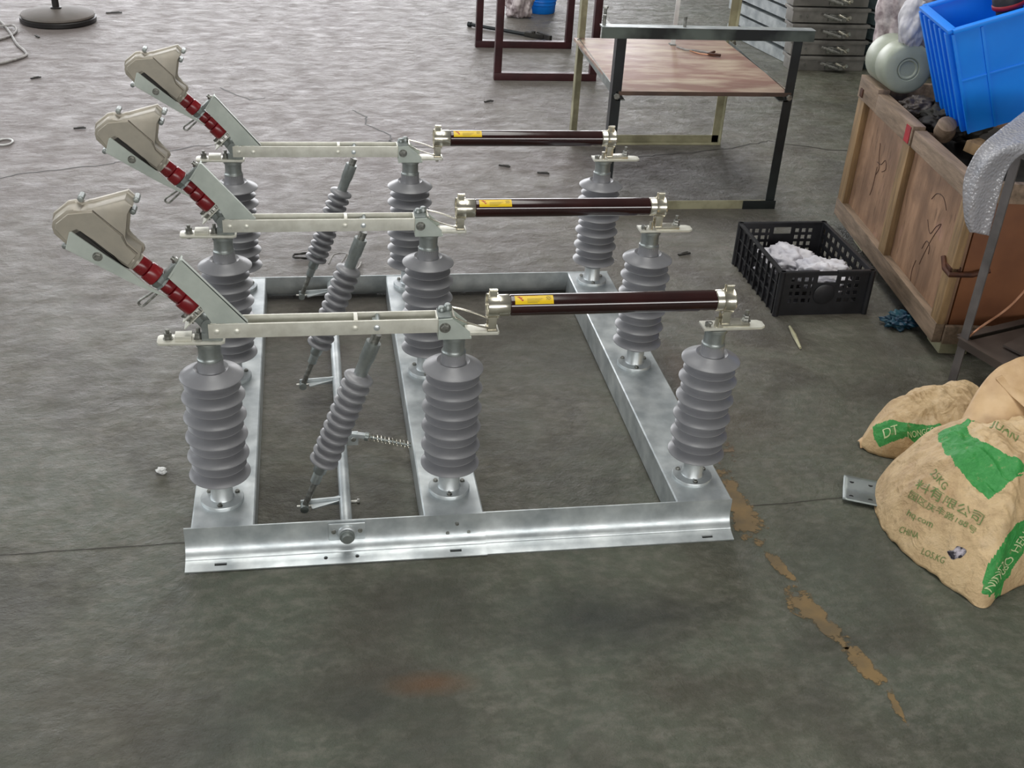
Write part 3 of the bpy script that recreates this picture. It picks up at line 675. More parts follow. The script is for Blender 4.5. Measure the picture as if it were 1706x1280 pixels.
MB().lathe([(0, 0), (.088, 0), (.092, .006), (.094, .05), (.097, .052), (.097, .058), (.096, .062), (.110, .26), (.117, .262), (.117, .272), (.106, .272), (.090, .012), (0, .012)], (1.715, 5.28, 0), (0, 0, 1), 40).build('body', blue_pl, bk)
for z in (.075, .095): MB().lathe([(.097, 0), (.1005, .002), (.0975, .005)], (1.715, 5.28, z), (0, 0, 1), 40, closed=False).build('ridge', blue_pl, bk)
rd = thing('rod', 'black steel rod with a bolted end clamp on the floor inside the maroon stand', 'rod', (1.41, 4.68, 0))
MB().cyl((1.205, 4.83, .014), (1.56, 4.58, .012), .011, seg=10).lathe([(0, 0), (.016, 0), (.016, .02), (0, .02)], (1.205, 4.83, .014), (-.82, .57, 0), 10).build('shaft', blackpaint, rd)
MB().bar((1.50, 4.62, .016), (1.60, 4.55, .016), .03, .026, bev=.003).bar((1.57, 4.60, .02), (1.63, 4.50, .02), .02, .03, bev=.003).hexn((1.54, 4.585, .028), (0, 0, 1), .014, .012).build('clamp', scrap_m, rd)

# ------------------------------------------------------------------ pedestal fan base and cable, top left
fb = thing('pedestal_stand', 'round grey pedestal base with a black pole near the pale cable', 'pedestal', (-1.155, 4.79, 0))
c0 = (-1.155, 4.79, 0)
MB().lathe([(0, .001), (.200, .001), (.205, .006), (.205, .026), (.200, .030), (0, .030)], c0, (0, 0, 1), 48).build('base_trim', fandark, fb)
MB().lathe([(0, .030), (.196, .030), (.200, .036), (.196, .044), (.17, .052), (.10, .062), (.035, .068), (0, .068)], c0, (0, 0, 1), 48).build('base', fanm, fb)
MB().lathe([(0, .064), (.030, .064), (.030, .074), (.019, .078), (.019, 1.1), (0, 1.1)], (-1.162, 4.80, 0), (0, 0, 1), 20).build('pole', fandark, fb)
def smooth_path(pts, n=8):
    P = [Vector(p) for p in pts]; out = []
    for i in range(len(P) - 1):
        p0, p1, p2, p3 = P[max(i - 1, 0)], P[i], P[i + 1], P[min(i + 2, len(P) - 1)]
        for k in range(n):
            t = k / n; out.append(.5 * ((2 * p1) + (p2 - p0) * t + (2 * p0 - 5 * p1 + 4 * p2 - p3) * t * t + (3 * p1 - p0 - 3 * p2 + p3) * t ** 3))
    out.append(P[-1]); return out
tag(MB().tube(smooth_path([(-1.9, 3.3, .006), (-1.45, 3.74, .006), (-1.278, 3.863, .006), (-1.19, 4.0, .006), (-1.205, 4.1, .006), (-1.274, 4.248, .006), (-1.36, 4.5, .006), (-1.46, 4.74, .006), (-1.56, 4.86, .006), (-1.62, 4.76, .006), (-1.52, 4.64, .006), (-1.42, 4.615, .008), (-1.36, 4.60, .016), (-1.325, 4.50, .008), (-1.36, 4.36, .006), (-1.5, 4.2, .006), (-1.9, 4.1, .006)]), .0065, 8).build('cable', wire_m), 'pale cable snaking over the floor at the left edge', 'cable')
tag(MB().tube([(-1.017 + .03 * cos(a * pi / 16), 2.684 + .04 * sin(a * pi / 16), .004) for a in range(32)], .004, 8, closed=True).build('plastic_ring', white_pl), 'thin clear plastic ring lying on the bare floor at the left edge', 'ring')
for i, (x, y, a, lb) in enumerate([(-.882, 5.002, .1, 'long dark splinter on the floor right of the round pedestal base'), (-.75, 2.866, 0, 'dark splinter on the floor left of the middle arc chute'),
        (1.022, 2.385, -.6, 'dark splinter under the rear fuse tube, the left one of two'), (1.172, 2.298, -.4, 'dark splinter under the rear fuse tube, the right one of two'), (1.532, 1.465, .2, 'dark splinter on the floor left of the black crate'),
        (-1.066, 3.627, .5, 'dark chip on the floor below the pale cable'), (1.09, 3.30, .3, 'dark splinter on the floor in front of the maroon stand'), (-1.2, 4.42, 2, 'dark chip just below the round pedestal base')]):
    L_ = .05 if i != 0 else .09
    b = MB().bar((-L_ / 2, 0, 0), (L_ / 2, .004, .001), .010 if i else .016, .005, bev=.001).bar((-L_ * .2, .004, .002), (L_ * .35, .010, .003), .006, .004, bev=.001)
    o = b.build('splinter', scrap_m); o.location = (x, y, .0035); o.rotation_euler.z = a
    tag(o, lb, 'splinter', 'dark splinters scattered on the floor')
tag(blob('paper_scrap', (-.161, .236, .006), (.012, .010, .007), white_pl, .5, 14, flat=.0005), 'tiny white crumpled scrap left of the front left insulator', 'scrap')
wc = MB(); pts = [(.185 + .035 * cos(k * .55) * (1 + .1 * sin(k)), 1.49 + .02 * sin(k * .55), .006 + .002 * (k % 3)) for k in range(26)]
tag(wc.tube(smooth_path(pts, 4), .003, 6).build('wire_coil', scrap_m), 'small dark coil of wire behind the rear drive rod', 'wire')
tag(MB().tube(smooth_path([(.27, 1.43, .004), (.29, 1.47, .02), (.33, 1.45, .03), (.31, 1.40, .01), (.36, 1.38, .006), (.38, 1.44, .004)]), .003, 6).build('wire_tie', wire_m), 'pale twisted wire on the floor behind the rear rail', 'wire')
st = MB().tube([(1.708, .890, .006), (1.700, .83, .006), (1.688, .748, .006)], [.004, .007, .004], 8).build('stick', cream)
tag(st, 'short pale stick on the floor below the black crate', 'stick')

# ------------------------------------------------------------------ stacked profiles and boxes, top right
dv = Vector((-.12, .65, 0)).normalized(); nv = Vector((dv.y, -dv.x, 0))
def profile_mesh(L, w_, h_, m, name, t=.006):
    # channel lying on its side: web faces the camera side, lips top and bottom
    b = MB(); poly = [Vector((0, 0, 0)), Vector((w_, 0, 0)), Vector((w_, 0, t)), Vector((t, 0, t + .006)), Vector((t, 0, h_ - t - .006)), Vector((w_, 0, h_ - t)), Vector((w_, 0, h_)), Vector((0, 0, h_))]
    return b.prism(poly, (0, L, 0), .0015, 1).mesh(name, m)
pm = profile_mesh(.70, .30, .058, zinc, 'profile')
rz_ = math.atan2(-dv.x, dv.y)
order = ['lowest', 'second lowest', 'middle', 'second highest', 'highest']
for k in range(5):
    o = bpy.data.objects.new('steel_channel', pm); C.objects.link(o)
    o.location = (2.93 - .004 * k + (.01 if k % 2 else 0), 4.10, .002 + .076 * k); o.rotation_euler.z = rz_
    tag(o, 'bright galvanised channel, %s of the stack left of the grey boxes' % order[k], 'channel', 'galvanised channels stacked left of the grey boxes')
    s_ = MB().box(.03, .27, .06, .10, .058, .076).box(.03, .27, .58, .62, .058, .076).build('spacer_block', dark_m, None, smooth=False); s_.parent = o
def latch_box(z, dx, k):
    t = thing('metal_box', 'grey metal box with a central latch, %s of its stack' % order[k], 'box', (3.1 + dx, 4.17, z), 'grey metal boxes stacked at the back right')
    b = MB().box(2.895 + dx, 3.335 + dx, 3.95, 4.05, z, z + .062, bev=.003); b.build('body', boxgrey, t)
    MB().box(2.885 + dx, 3.345 + dx, 3.94, 4.06, z + .062, z + .080, bev=.003).build('lid', boxgrey, t)
    for x in (2.94, 2.98): MB().hexn((x + dx, 3.95, z + .035), (0, -1, 0), .006, .005).build('screw', bolt_m, t)
    x = 3.15 + dx; rr_ = random.Random(k)
    MB().box(x - .05, x + .05, 3.93, 3.95, z + .012, z + .05, bev=.002).bar((x - .09, 3.925, z + .05), (x + .02, 3.90, z + .022), .02, .014, bev=.002).cyl((x + .02, 3.95, z + .03), (x + .02, 3.885, z + .03), .012, seg=12).build('latch', bolt_m, t)
    MB().cyl((x + .035, 3.93, z + .02), (x + .05, 3.88, z + .045), .010, seg=10).bar((x - .01, 3.90, z + .055), (x + .05, 3.89, z + .03), .014, .01, bev=.002).build('catch', silver, t)
for k, (z, dx) in enumerate(((0.0, 0), (.088, -.010), (.176, -.020), (.264, -.035), (.352, -.045))):
    latch_box(z, dx, k)
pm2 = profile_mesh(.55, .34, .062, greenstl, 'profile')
for k in range(5):
    o = bpy.data.objects.new('steel_channel', pm2); C.objects.link(o); o.location = (3.475 - .012 * k, 3.74, .002 + .084 * k); o.rotation_euler.z = math.atan2(.10, .25)
    tag(o, 'dark zinc channel, %s of the stack right of the grey boxes' % order[k], 'channel', 'dark channels stacked right of the grey boxes')
    s_ = MB().box(.03, .30, .06, .10, .062, .084).box(.03, .30, .42, .46, .062, .084).build('spacer_block', dark_m, None, smooth=False); s_.parent = o
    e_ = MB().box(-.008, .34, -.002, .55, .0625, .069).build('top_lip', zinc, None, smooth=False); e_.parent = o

# ------------------------------------------------------------------ big wooden crate
TW = radians(-6.85); CM = Matrix.Translation((2.09, .68, 0)) @ Matrix.Rotation(TW, 4, 'Z')
cr = thing('wooden_crate', 'big weathered plywood crate with pine battens, open and full of scrap', 'crate', (2.55, 1.2, 0))
W, Ly, z0, z1 = .92, 1.05, .06, .565
def cb(name, m, x0, x1, y0, y1, za, zb, bev=.003, label=None, parent=None):
    return MB().box(x0, x1, y0, y1, za, zb, CM, bev).build(name, m, parent or cr, label=label)
cb('side_panel', ply, .014, .028, .01, Ly - .01, z0 + .01, z1 - .02)
cb('side_panel', ply, W - .028, W - .014, .01, Ly - .01, z0 + .01, z1 - .02)
cb('end_panel', brownbox, .03, W - .03, .006, .020, z0 + .01, z1 - .01, label='brown board end facing the camera, coloured as in shade')
cb('end_panel', ply, .03, W - .03, Ly - .020, Ly - .006, z0 + .01, z1 - .02)
cb('floor_panel', ply, .02, W - .02, .02, Ly - .02, z0, z0 + .02)
for ya, yb in ((.0, .055), (.505, .565), (.985, Ly)):
    cb('batten', batten, -.010, .014, ya, yb, z0 + .05, z1 - .06)
for ya, yb in ((.0, .055), (.985, Ly)): cb('batten', batten, W - .014, W + .010, ya, yb, z0 + .05, z1 - .06)
cb('bottom_rail', rail_w, -.012, .016, 0, Ly, z0 - .01, z0 + .055)
cb('bottom_rail', rail_w, W - .016, W + .012, 0, Ly, z0 - .01, z0 + .055)
cb('end_rail', rail_w, .018, W - .018, -.010, .006, z0 - .01, z0 + .05)
cb('top_rail', rail_w, -.012, .030, .0, .49, z1 - .062, z1 - .006, label='top rail with broken upper edge')
cb('top_rail', rail_w, -.014, .028, .50, .86, z1 - .062, z1 + .004)
cb('top_rail', rail_w, -.012, .030, .865, Ly + .012, z1 - .062, z1 + .018)
cb('top_rail', rail_w, W - .03, W + .01, .0, Ly, z1 - .062, z1)
cb('end_top_rail', rail_w, .03, W - .03, .0, .024, z1 - .06, z1)
cb('end_top_rail', rail_w, .03, W - .03, Ly - .024, Ly, z1 - .06, z1)
cb('nail_plate', rust, -.016, -.013, Ly - .045, Ly - .018, z1 - .052, z1 - .022)
cb('red_tag', redtag, -.0165, -.0142, .512, .552, z1 - .058, z1 - .004, 0)
for yy in (.08, .86): 
    for xx in (.03, W - .12): cb('skid_foot', cream, xx, xx + .09, yy - .06, yy + .04, .001, z0 - .010)
cb('rusty_strap', rust, -.0155, .02, .0, .055, .285, .30)
MB().tube([CM @ Vector(p) for p in ((-.016, .06, .31), (-.018, .03, .285), (-.018, -.012, .283), (.05, -.014, .285), (.10, -.012, .300))], .008, 8).build('strap_hook', rust, cr)
def pen_line(pts):
    return MB().tube(smooth_path([CM @ Vector((.0135, y, z)) for y, z in pts], 6), .0013, 5).build('pen_mark', pen, cr)
def toL(wx, wy, wz):
    l = CM.inverted() @ Vector((wx, wy, 0)); return (l.y, wz)
for p in ([(.30, .40), (.27, .43), (.22, .435), (.18, .41)], [(.29, .335), (.25, .305), (.22, .34), (.19, .36), (.22, .31), (.24, .27), (.26, .22), (.27, .19)], [(.28, .24), (.26, .275), (.23, .27), (.225, .245)], [(.30, .19), (.31, .15), (.30, .11)],
          [(.81, .41), (.79, .36), (.77, .33), (.79, .30)], [(.80, .345), (.76, .35), (.73, .375), (.71, .35), (.74, .33)], [(.79, .33), (.79, .26), (.80, .22)]): pen_line(p)
blobm = blob('scrap_heap', CM @ Vector((.44, .52, .36)), (.37, .44, .14), scrap_m, .16, 26, rot=TW, seed=2)
tag(blobm, 'dark jumble of scrap filling the wooden crate', 'scrap', kind='stuff')
wb = MB().box(-.035, .04, -.03, .03, 0, .035, None, .003).build('wood_block', batten); wb.location = (2.28, 1.02, .535); wb.rotation_euler = (.1, .05, .5); tag(wb, 'small sawn pine block on the crate rim below the blue basket', 'wood block')
wb = MB().lathe([(0, 0), (.030, 0), (.034, .02), (.030, .06), (.015, .07), (0, .07)], (0, 0, 0), (0, 0, 1), 16).build('wood_plug', rail_w); wb.location = (2.235, 1.16, .545); wb.rotation_euler = (.5, -.4, .2); tag(wb, 'round wooden plug on the crate rim near the red tag', 'wood plug')
tag(blob('dark_cloth', (2.355, 1.31, .55), (.095, .09, .055), scrap_m, .35, 20, seed=5, ridge=True), 'dark crumpled cloth between jug and blue basket', 'cloth')
tag(blob('grey_cloth', (2.285, 1.43, .555), (.062, .05, .035), darkwood, .35, 20, seed=8, ridge=True), 'grey-brown rag on the crate rim under the frosted jug', 'cloth')
jg = thing('plastic_jug', 'frosted plastic jug lying with its round base outward on the crate', 'jug', (2.27, 1.6, .66))
aj = Vector((.12, .95, -.05))
MB().lathe([(0, .006), (.026, .006), (.030, .001), (.034, .001), (.036, .005), (.040, 0), (.074, 0), (.083, .005), (.087, .015), (.086, .09), (.083, .095), (.083, .105), (.086, .11), (.086, .20), (.06, .25), (.025, .27), (.025, .30), (0, .30)], (2.262, 1.52, .66), aj, 40).build('body', jug_m, jg)
MB().lathe([(0, 0), (.028, 0), (.028, .02), (0, .02)], Vector((2.262, 1.52, .66)) + aj.normalized() * .3, aj, 20).build('cap', white_pl, jg)
tag(blob('film_bag', (2.375, 1.82, .88), (.105, .09, .27), film_m, .30, 13, seed=4, ridge=True), 'crumpled printed plastic film behind the frosted jug', 'bag')
tag(blob('white_bag', (2.262, 1.56, .80), (.045, .045, .085), cloth_m, .26, 10, seed=6, ridge=True), 'white plastic bag hanging over the frosted jug', 'bag')
tag(blob('blue_glove', (2.085, .885, .022), (.05, .035, .022), navy, .5, 22, flat=.001, seed=1, ridge=True), 'navy and teal rubber glove on the floor under the wooden crate', 'glove')

# ------------------------------------------------------------------ blue basket on the crate
BM = Matrix.Translation((2.26, 1.06, .585)) @ Matrix.Rotation(radians(-12), 4, 'Z') @ Matrix.Rotation(radians(-21), 4, 'Y')
bs = thing('blue_basket', 'big blue ribbed plastic basket tilted on top of the wooden crate', 'basket', (2.4, 1.2, .6))
Lb, Wb, Hb = .62, .31, .335; fl_b = .012
def taper(pts): return [BM @ Vector(p) for p in pts]
def wall_panel(a0, a1, b0, b1, outn, name='side_wall', m=blue_pl):
    """a0,a1 bottom corners; b1,b0 top corners; thickness inward"""
    return MB().prism(taper([a0, a1, b1, b0]), (BM.to_3x3() @ Vector(outn)) * -.004).build(name, m, bs, smooth=False)
f = fl_b
B0, B1, B2, B3 = (0, 0, 0), (Lb, 0, 0), (Lb, Wb, 0), (0, Wb, 0)
T0, T1, T2, T3 = (-f, -f, Hb), (Lb + f, -f, Hb), (Lb + f, Wb + f, Hb), (-f, Wb + f, Hb)
wall_panel(B0, B1, T0, T1, (0, -1, 0), 'front_wall'); wall_panel(B3, B2, T3, T2, (0, 1, 0), 'back_wall')
wall_panel(B0, B3, T0, T3, (-1, 0, 0), 'end_wall'); wall_panel(B1, B2, T1, T2, (1, 0, 0), 'end_wall')
MB().prism(taper([B0, B1, B2, B3]), BM.to_3x3() @ Vector((0, 0, .005))).build('base', blue_pl, bs, smooth=False)
rim = MB()
for a, c_ in ((T0, T1), (T1, T2), (T2, T3), (T3, T0)):
    rim.bar(BM @ Vector(a), BM @ Vector(c_), .026, .012, up=BM.to_3x3() @ Vector((0, 0, 1)), bev=.003)
rim.build('rim', blue_pl, bs)
def lerp(a, b_, t): return tuple(a[i] + (b_[i] - a[i]) * t for i in range(3))
for t in (.0, .13, .33, .53, .73, .93, 1.0):
    p, q = lerp(B0, B1, t), lerp(T0, T1, t); q = lerp(p, q, .97)
    MB().bar(BM @ Vector(p), BM @ Vector(q), .008, .009, up=BM.to_3x3() @ Vector((0, 1, 0)), bev=.001).build('rib', blue_pl, bs)
for t in (.12, .30, .48, .66, .84, 1.0):
    p, q = lerp(B0, B3, t), lerp(T0, T3, t); q = lerp(p, q, .97)
    MB().bar(BM @ Vector(p), BM @ Vector(q), .022, .030, up=BM.to_3x3() @ Vector((1, 0, 0)), bev=.004).build('rib', blue_pl, bs)
p, q = lerp(B0, T0, .52), lerp(B1, T1, .52)
MB().bar(BM @ Vector(p), BM @ Vector(q), .006, .005, up=BM.to_3x3() @ Vector((0, 1, 0)), bev=.001).build('rib', blue_pl, bs)
pq = BM @ Vector((.205, .165, .006)); pax = BM.to_3x3() @ Vector((0, 0, 1))
can = thing('dark_pot', 'tall dark pot with a red ring standing inside the blue basket', 'pot', tuple(pq))
MB().lathe([(0, 0), (.036, 0), (.040, .01), (.040, .295), (.047, .30), (.047, .33), (.040, .345), (0, .345)], pq, pax, 28).build('body', scrap_m, can)
MB().lathe([(.0475, .300), (.050, .303), (.050, .312), (.0475, .315)], pq, pax, 28, closed=False).build('red_ring', redtag, can)
# ------------------------------------------------------------------ black slotted crate with cloth
kc = thing('black_crate', 'low black slotted plastic crate on the floor holding pale cloths', 'crate', (1.845, 1.18, 0))
KX0, KX1, KY0, KY1, KH = 1.692, 2.000, .978, 1.382, .155
def grid_wall(name, n_u, n_v, fn, place, hole_fn):
    b = MB(); 
    for j in range(n_v):
        i = 0
        while i < n_u:
            if hole_fn(i, j): i += 1; continue
            k = i
            while k < n_u and not hole_fn(k, j): k += 1
            place(b, i, k, j); i = k
    return b.build(name, black_pl, kc, smooth=False)
nu, nv = 62, 31; du = (KX1 - KX0) / nu; dz = KH / nv
def front_hole(i, j):
    j2 = nv - 1 - j; u = i / nu
    if 3 <= j2 <= 7 and .40 < u < .60: return True
    if abs(u - .5) < .16: return False
    if u < .10 or u > .90: return False
    if 3 <= j2 < 22:
        ci = i % 5; cj = (j2 - 3) % 5
        return ci in (1, 2, 3) and cj in (1, 2, 3) and not (ci in (1, 3) and cj == 2 and False)
    return False
for yy, nm in ((KY0, 'end_wall'), (KY1 - .004, 'end_wall')):
    grid_wall(nm, nu, nv, None, lambda b, i, k, j, yy=yy: b.box(KX0 + i * du, KX0 + k * du, yy, yy + .004, j * dz, (j + 1) * dz), front_hole)
mu = 80; dv_ = (KY1 - KY0) / mu
def side_hole(i, j):
    j2 = nv - 1 - j; return 3 <= j2 and (i % 8) in (2, 3, 4, 5, 6) and (j2 % 7) in (3, 4, 5, 6) and 2 < i < mu - 3
for xx in (KX0, KX1 - .004):
    grid_wall('side_wall', mu, nv, None, lambda b, i, k, j, xx=xx: b.box(xx, xx + .004, KY0 + i * dv_, KY0 + k * dv_, j * dz, (j + 1) * dz), side_hole)
for k in range(9):
    y = KY0 + .02 + k * .0455
    MB().box(KX0 - .007, KX0, y - .002, y + .002, .0, KH - .012).build('rib', black_pl, kc, smooth=False)
for zz in (.055, .105):
    MB().box(KX0 - .005, KX0, KY0, KY1, zz - .002, zz + .002).build('rib', black_pl, kc, smooth=False)
MB().box(KX0 + .004, KX1 - .004, KY0 + .004, KY1 - .004, .004, .010).build('base', black_pl, kc, smooth=False)
MB().box(KX0 - .006, KX1 + .006, KY1 - .006, KY1 + .006, KH - .004, KH + .003, bev=.001).box(KX0 - .008, KX0 + .005, KY0, KY1, KH - .004, KH + .002, bev=.001).box(KX1 - .005, KX1 + .008, KY0, KY1, KH - .004, KH + .002, bev=.001).box(KX0 - .006, KX0 + .125, KY0 - .006, KY0 + .006, KH - .006, KH + .003, bev=.001).box(KX0 + .187, KX1 + .006, KY0 - .006, KY0 + .006, KH - .006, KH + .003, bev=.001).build('rim', black_pl, kc)
for x, y in ((KX0, KY0), (KX1, KY0), (KX0, KY1), (KX1, KY1)): MB().cyl((x, y, .001), (x, y, KH + .003), .010, seg=10).build('corner_post', black_pl, kc)
cx_ = (KX0 + KX1) / 2
MB().lathe([(.034, 0), (.036, .002), (.033, .004), (0, .004)], (cx_, KY0 - .001, .075), (0, -1, 0), 28).build('oval_badge', black_pl, kc)
tag(blob('white_cloth', (1.875, 1.07, .100), (.085, .075, .050), cloth_m, .30, 26, seed=11, ridge=True), 'white cloth at the front of the black crate, over its handle slot', 'cloth')
tag(blob('grey_cloth', (1.80, 1.21, .085), (.090, .085, .045), cloth_m, .35, 28, seed=13, ridge=True), 'pale grey cloth at the back of the black crate', 'cloth')

# ------------------------------------------------------------------ steel cart frame, wrap and wire on the right
e1 = Vector((.95, .31, 0)).normalized(); e2 = Vector((.31, -.95, 0)).normalized(); K0 = Vector((2.056, .515, 0))
ct_ = thing('cart', 'grey angle iron cart frame with a dark low shelf beside the wooden crate', 'cart', (2.5, .4, 0))
def kp(a, b_, z): return K0 + e1 * a + e2 * b_ + Vector((0, 0, z))
for a, b_, fx, fy in ((0, 0, e1, e2), (.36, 0, -e1, e2), (0, .78, e1, -e2), (.36, .78, -e1, -e2)):
    angle('leg', kp(a, b_, 0), kp(a, b_, .735), .028, cartpaint, ct_, fx, fy)
for (a, b_, a2, b2, zz) in ((0, 0, .36, 0, .72), (0, 0, 0, .78, .72), (.36, 0, .36, .78, .72), (0, .78, .36, .78, .72), (0, 0, 0, .78, .145), (0, 0, .36, 0, .145), (.36, 0, .36, .78, .145)):
    MB().bar(kp(a, b_, zz), kp(a2, b2, zz), .004, .03).bar(kp(a, b_, zz + .014) , kp(a2, b2, zz + .014), .026, .003).build('cross_bar', cartpaint if zz > .5 else darkwood, ct_, smooth=False)
MB().prism([kp(.01, .03, .150), kp(.35, .03, .150), kp(.35, .75, .150), kp(.01, .75, .150)], (0, 0, .010)).build('shelf', darkwood, ct_, smooth=False)
MB().prism([kp(.06, .10, .166), kp(.33, .06, .175), kp(.34, .70, .175), kp(.12, .68, .166)], (0, 0, .006)).build('loose_board', darkwood, ct_, smooth=False)
A_ = [(2.36, .85, .765), (2.241, .754, .765), (2.07, .60, .755), (1.955, .505, .735), (1.915, .475, .705), (1.905, .470, .66), (1.917, .470, .60), (1.940, .470, .54), (1.965, .47, .505)]
Bq = [(2.40, .56, .750), (2.25, .50, .745), (2.12, .470, .742), (2.045, .455, .732), (2.025, .463, .705), (2.020, .468, .66), (2.022, .470, .60), (2.027, .475, .54), (2.030, .478, .49)]
A_ = smooth_path(A_, 5); Bq = smooth_path(Bq, 5); rows = []
for i, (p, q) in enumerate(zip(A_, Bq)):
    r = []
    for k in range(21):
        t = k / 20; v = p.lerp(q, t); v = v + Vector((-.5, -.5, .3)) * (.012 * sin(t * 9 + i * .15) + .020 * sin(pi * t) + .010 * noise.noise(v * 22)); r.append(v)
    rows.append(r)
o = MB().strip(rows).build('bubble_wrap', bubble_m); solidify(o, .003)
tag(o, 'sheet of clear bubble wrap draped over the corner of the cart', 'bubble wrap')
tag(MB().tube(smooth_path([kp(.01, .02, .165), kp(.05, .02, .19), kp(.12, .05, .27), kp(.20, .06, .40), kp(.28, .05, .55), kp(.33, .04, .70)]), .0035, 8).build('wire', copper), 'copper coloured wire running from the cart shelf to its top', 'wire')

# ------------------------------------------------------------------ perforated steel bracket under the sacks
bx = [Vector((1.535, .070, 0)), Vector((1.488, -.030, 0)), Vector((1.60, -.085, 0)), Vector((1.645, .018, 0))]
u_ = (bx[3] - bx[0]); v_ = (bx[1] - bx[0]); b = MB()
rows = [[bx[0] + u_ * (i / 10) + v_ * (j / 12) + Vector((0, 0, .006 + .012 * abs(j / 12 - .5))) for i in range(11)] for j in range(13)]
o = b.strip(rows).build('steel_bracket', zinc_dull, ang=25); solidify(o, .003, 0)
tag(o, 'flat grey steel bracket with four holes poking out from under the big sack', 'bracket')
for (i, j) in ((.17, .2), (.55, .2), (.17, .8), (.55, .8)):
    c_ = bx[0] + u_ * i + v_ * j; zc = .006 + .012 * abs(j - .5) + .0016
    h_ = MB().cyl(c_ + Vector((0, 0, zc - .003)), c_ + Vector((0, 0, zc)), .0058, seg=14).build('bolt_hole', dark_m, None); attach(h_, o)

# ------------------------------------------------------------------ woven sacks, bottom right
def mound(name, outline, cen, H, p, m, amp, parent=None, seed=0, folds=(), ex=.62, na=560, nr=170, prn=None, skirt=.0):
    """a sack lying on the floor: star-shaped footprint, domed top, creases, closed underneath"""
    P = smooth_path([(x, y, 0) for x, y in outline] + [(outline[0][0], outline[0][1], 0)], 12)[:-1]
    c = Vector((cen[0], cen[1], 0)); ang = sorted((math.atan2(q.y - c.y, q.x - c.x), (q - c).length) for q in P)
    def R(a):
        import bisect
        a = (a + pi) % (2 * pi) - pi; i = bisect.bisect(ang, (a, 0)); a1, r1 = ang[i % len(ang)]; a0, r0 = ang[i - 1]
        d = (a1 - a0) % (2 * pi) or 1e-6; t = ((a - a0) % (2 * pi)) / d; return r0 + (r1 - r0) * t
    def zf(x, y):
        d = Vector((x - c.x, y - c.y, 0)); a = math.atan2(d.y, d.x); r = min(1, d.length / R(a))
        base = H * (1 - r ** p) ** ex
        q = Vector((x + seed, y - seed, seed))
        wr = noise.fractal(q * 9, 1, 2.1, 4) * amp + (.5 - abs(noise.noise(q * 16))) * amp * .9 + (.5 - abs(noise.noise(Vector((q.x * 34 + q.y * 10, q.y * 12, 1))))) * amp * .55 + noise.noise(q * 60) * amp * .12
        for (fx, fy, ga, w_, h_) in folds:       # long creases: line through (fx,fy) at angle ga
            dd = (x - fx) * sin(ga) - (y - fy) * cos(ga); base += h_ * math.exp(-(dd / w_) ** 2) * (1 - r ** 6)
        return max(.0015, base + wr * min(1, (1 - r) * 7 + .12))
    b = bmesh.new(); rings = []; top = b.verts.new((c.x, c.y, zf(c.x, c.y)))
    for i in range(1, nr + 1):
        f = (i / nr) ** .75; ring = []
        for k in range(na):
            a = -pi + 2 * pi * k / na; r = R(a) * f * (1 + (.012 * noise.noise(Vector((cos(a) * 9, sin(a) * 9, seed))) if f > .9 else 0)); x, y = c.x + cos(a) * r, c.y + sin(a) * r
            ring.append(b.verts.new((x, y, zf(x, y))))
        rings.append(ring)
    for k in range(na): b.faces.new([top, rings[0][k], rings[0][(k + 1) % na]])
    for A, B in zip(rings, rings[1:]):
        for k in range(na): b.faces.new([A[k], B[k], B[(k + 1) % na], A[(k + 1) % na]])
    bot = [b.verts.new((c.x + (v.co.x - c.x) * .96, c.y + (v.co.y - c.y) * .96, .0005)) for v in rings[-1]]
    for k in range(na): b.faces.new([rings[-1][k], bot[k], bot[(k + 1) % na], rings[-1][(k + 1) % na]])
    b.faces.new(bot)
    bmesh.ops.recalc_face_normals(b, faces=b.faces)
    me = bpy.data.meshes.new(name); b.to_mesh(me); b.free(); me.materials.append(m)
    at = me.attributes.new('print', 'FLOAT', 'POINT')
    if prn:
        for v in me.vertices: at.data[v.index].value = 1.0 if any(inside(v.co.x, v.co.y, pg) for pg in prn) else 0.0
    for f in me.polygons: f.use_smooth = True
    o = bpy.data.objects.new(name, me); C.objects.link(o)
    if parent: attach(o, parent)
    return o, zf
def inside(x, y, pg):
    c = False; j = len(pg) - 1
    for i in range(len(pg)):
        xi, yi = pg[i]; xj, yj = pg[j]
        if (yi > y) != (yj > y) and x < (xj - xi) * (y - yi) / (yj - yi) + xi: c = not c
        j = i
    return c
BIG = [(1.565, -.05), (1.545, -.13), (1.550, -.22), (1.575, -.30), (1.605, -.37), (1.632, -.425), (1.66, -.432), (1.70, -.405), (1.79, -.368), (1.93, -.36), (2.08, -.30), (2.13, -.15), (2.09, .0), (1.97, .10), (1.84, .115), (1.70, .095), (1.615, .045)]
SMALL = [(1.640, .205), (1.665, .245), (1.73, .31), (1.84, .37), (1.95, .41), (2.03, .42), (2.085, .37), (2.07, .25), (1.98, .15), (1.86, .11), (1.75, .13), (1.67, .165)]
PRINT_BIG = [[(1.7049, -0.0166), (1.7415, -0.0359), (1.8, -0.01), (1.7422, -0.0627), (1.7381, -0.1369), (1.7608, -0.1924), (1.7912, -0.232), (1.7858, -0.2467), (1.7647, -0.2529), (1.7843, -0.2508), (1.7505, -0.2621), (1.7203, -0.2747), (1.6893, -0.2841), (1.6865, -0.253), (1.6802, -0.2213), (1.6683, -0.1913), (1.6623, -0.1748), (1.6679, -0.1155), (1.6917, -0.0419)],
    [(1.7629, -0.325), (1.7454, -0.33), (1.7033, -0.3605), (1.6721, -0.3829), (1.6572, -0.3915), (1.6523, -0.3976), (1.6444, -0.4086), (1.6414, -0.4206), (1.6573, -0.4271), (1.705, -0.4044), (1.7092, -0.3917), (1.7323, -0.3789), (1.7339, -0.3743), (1.7692, -0.3507)]]
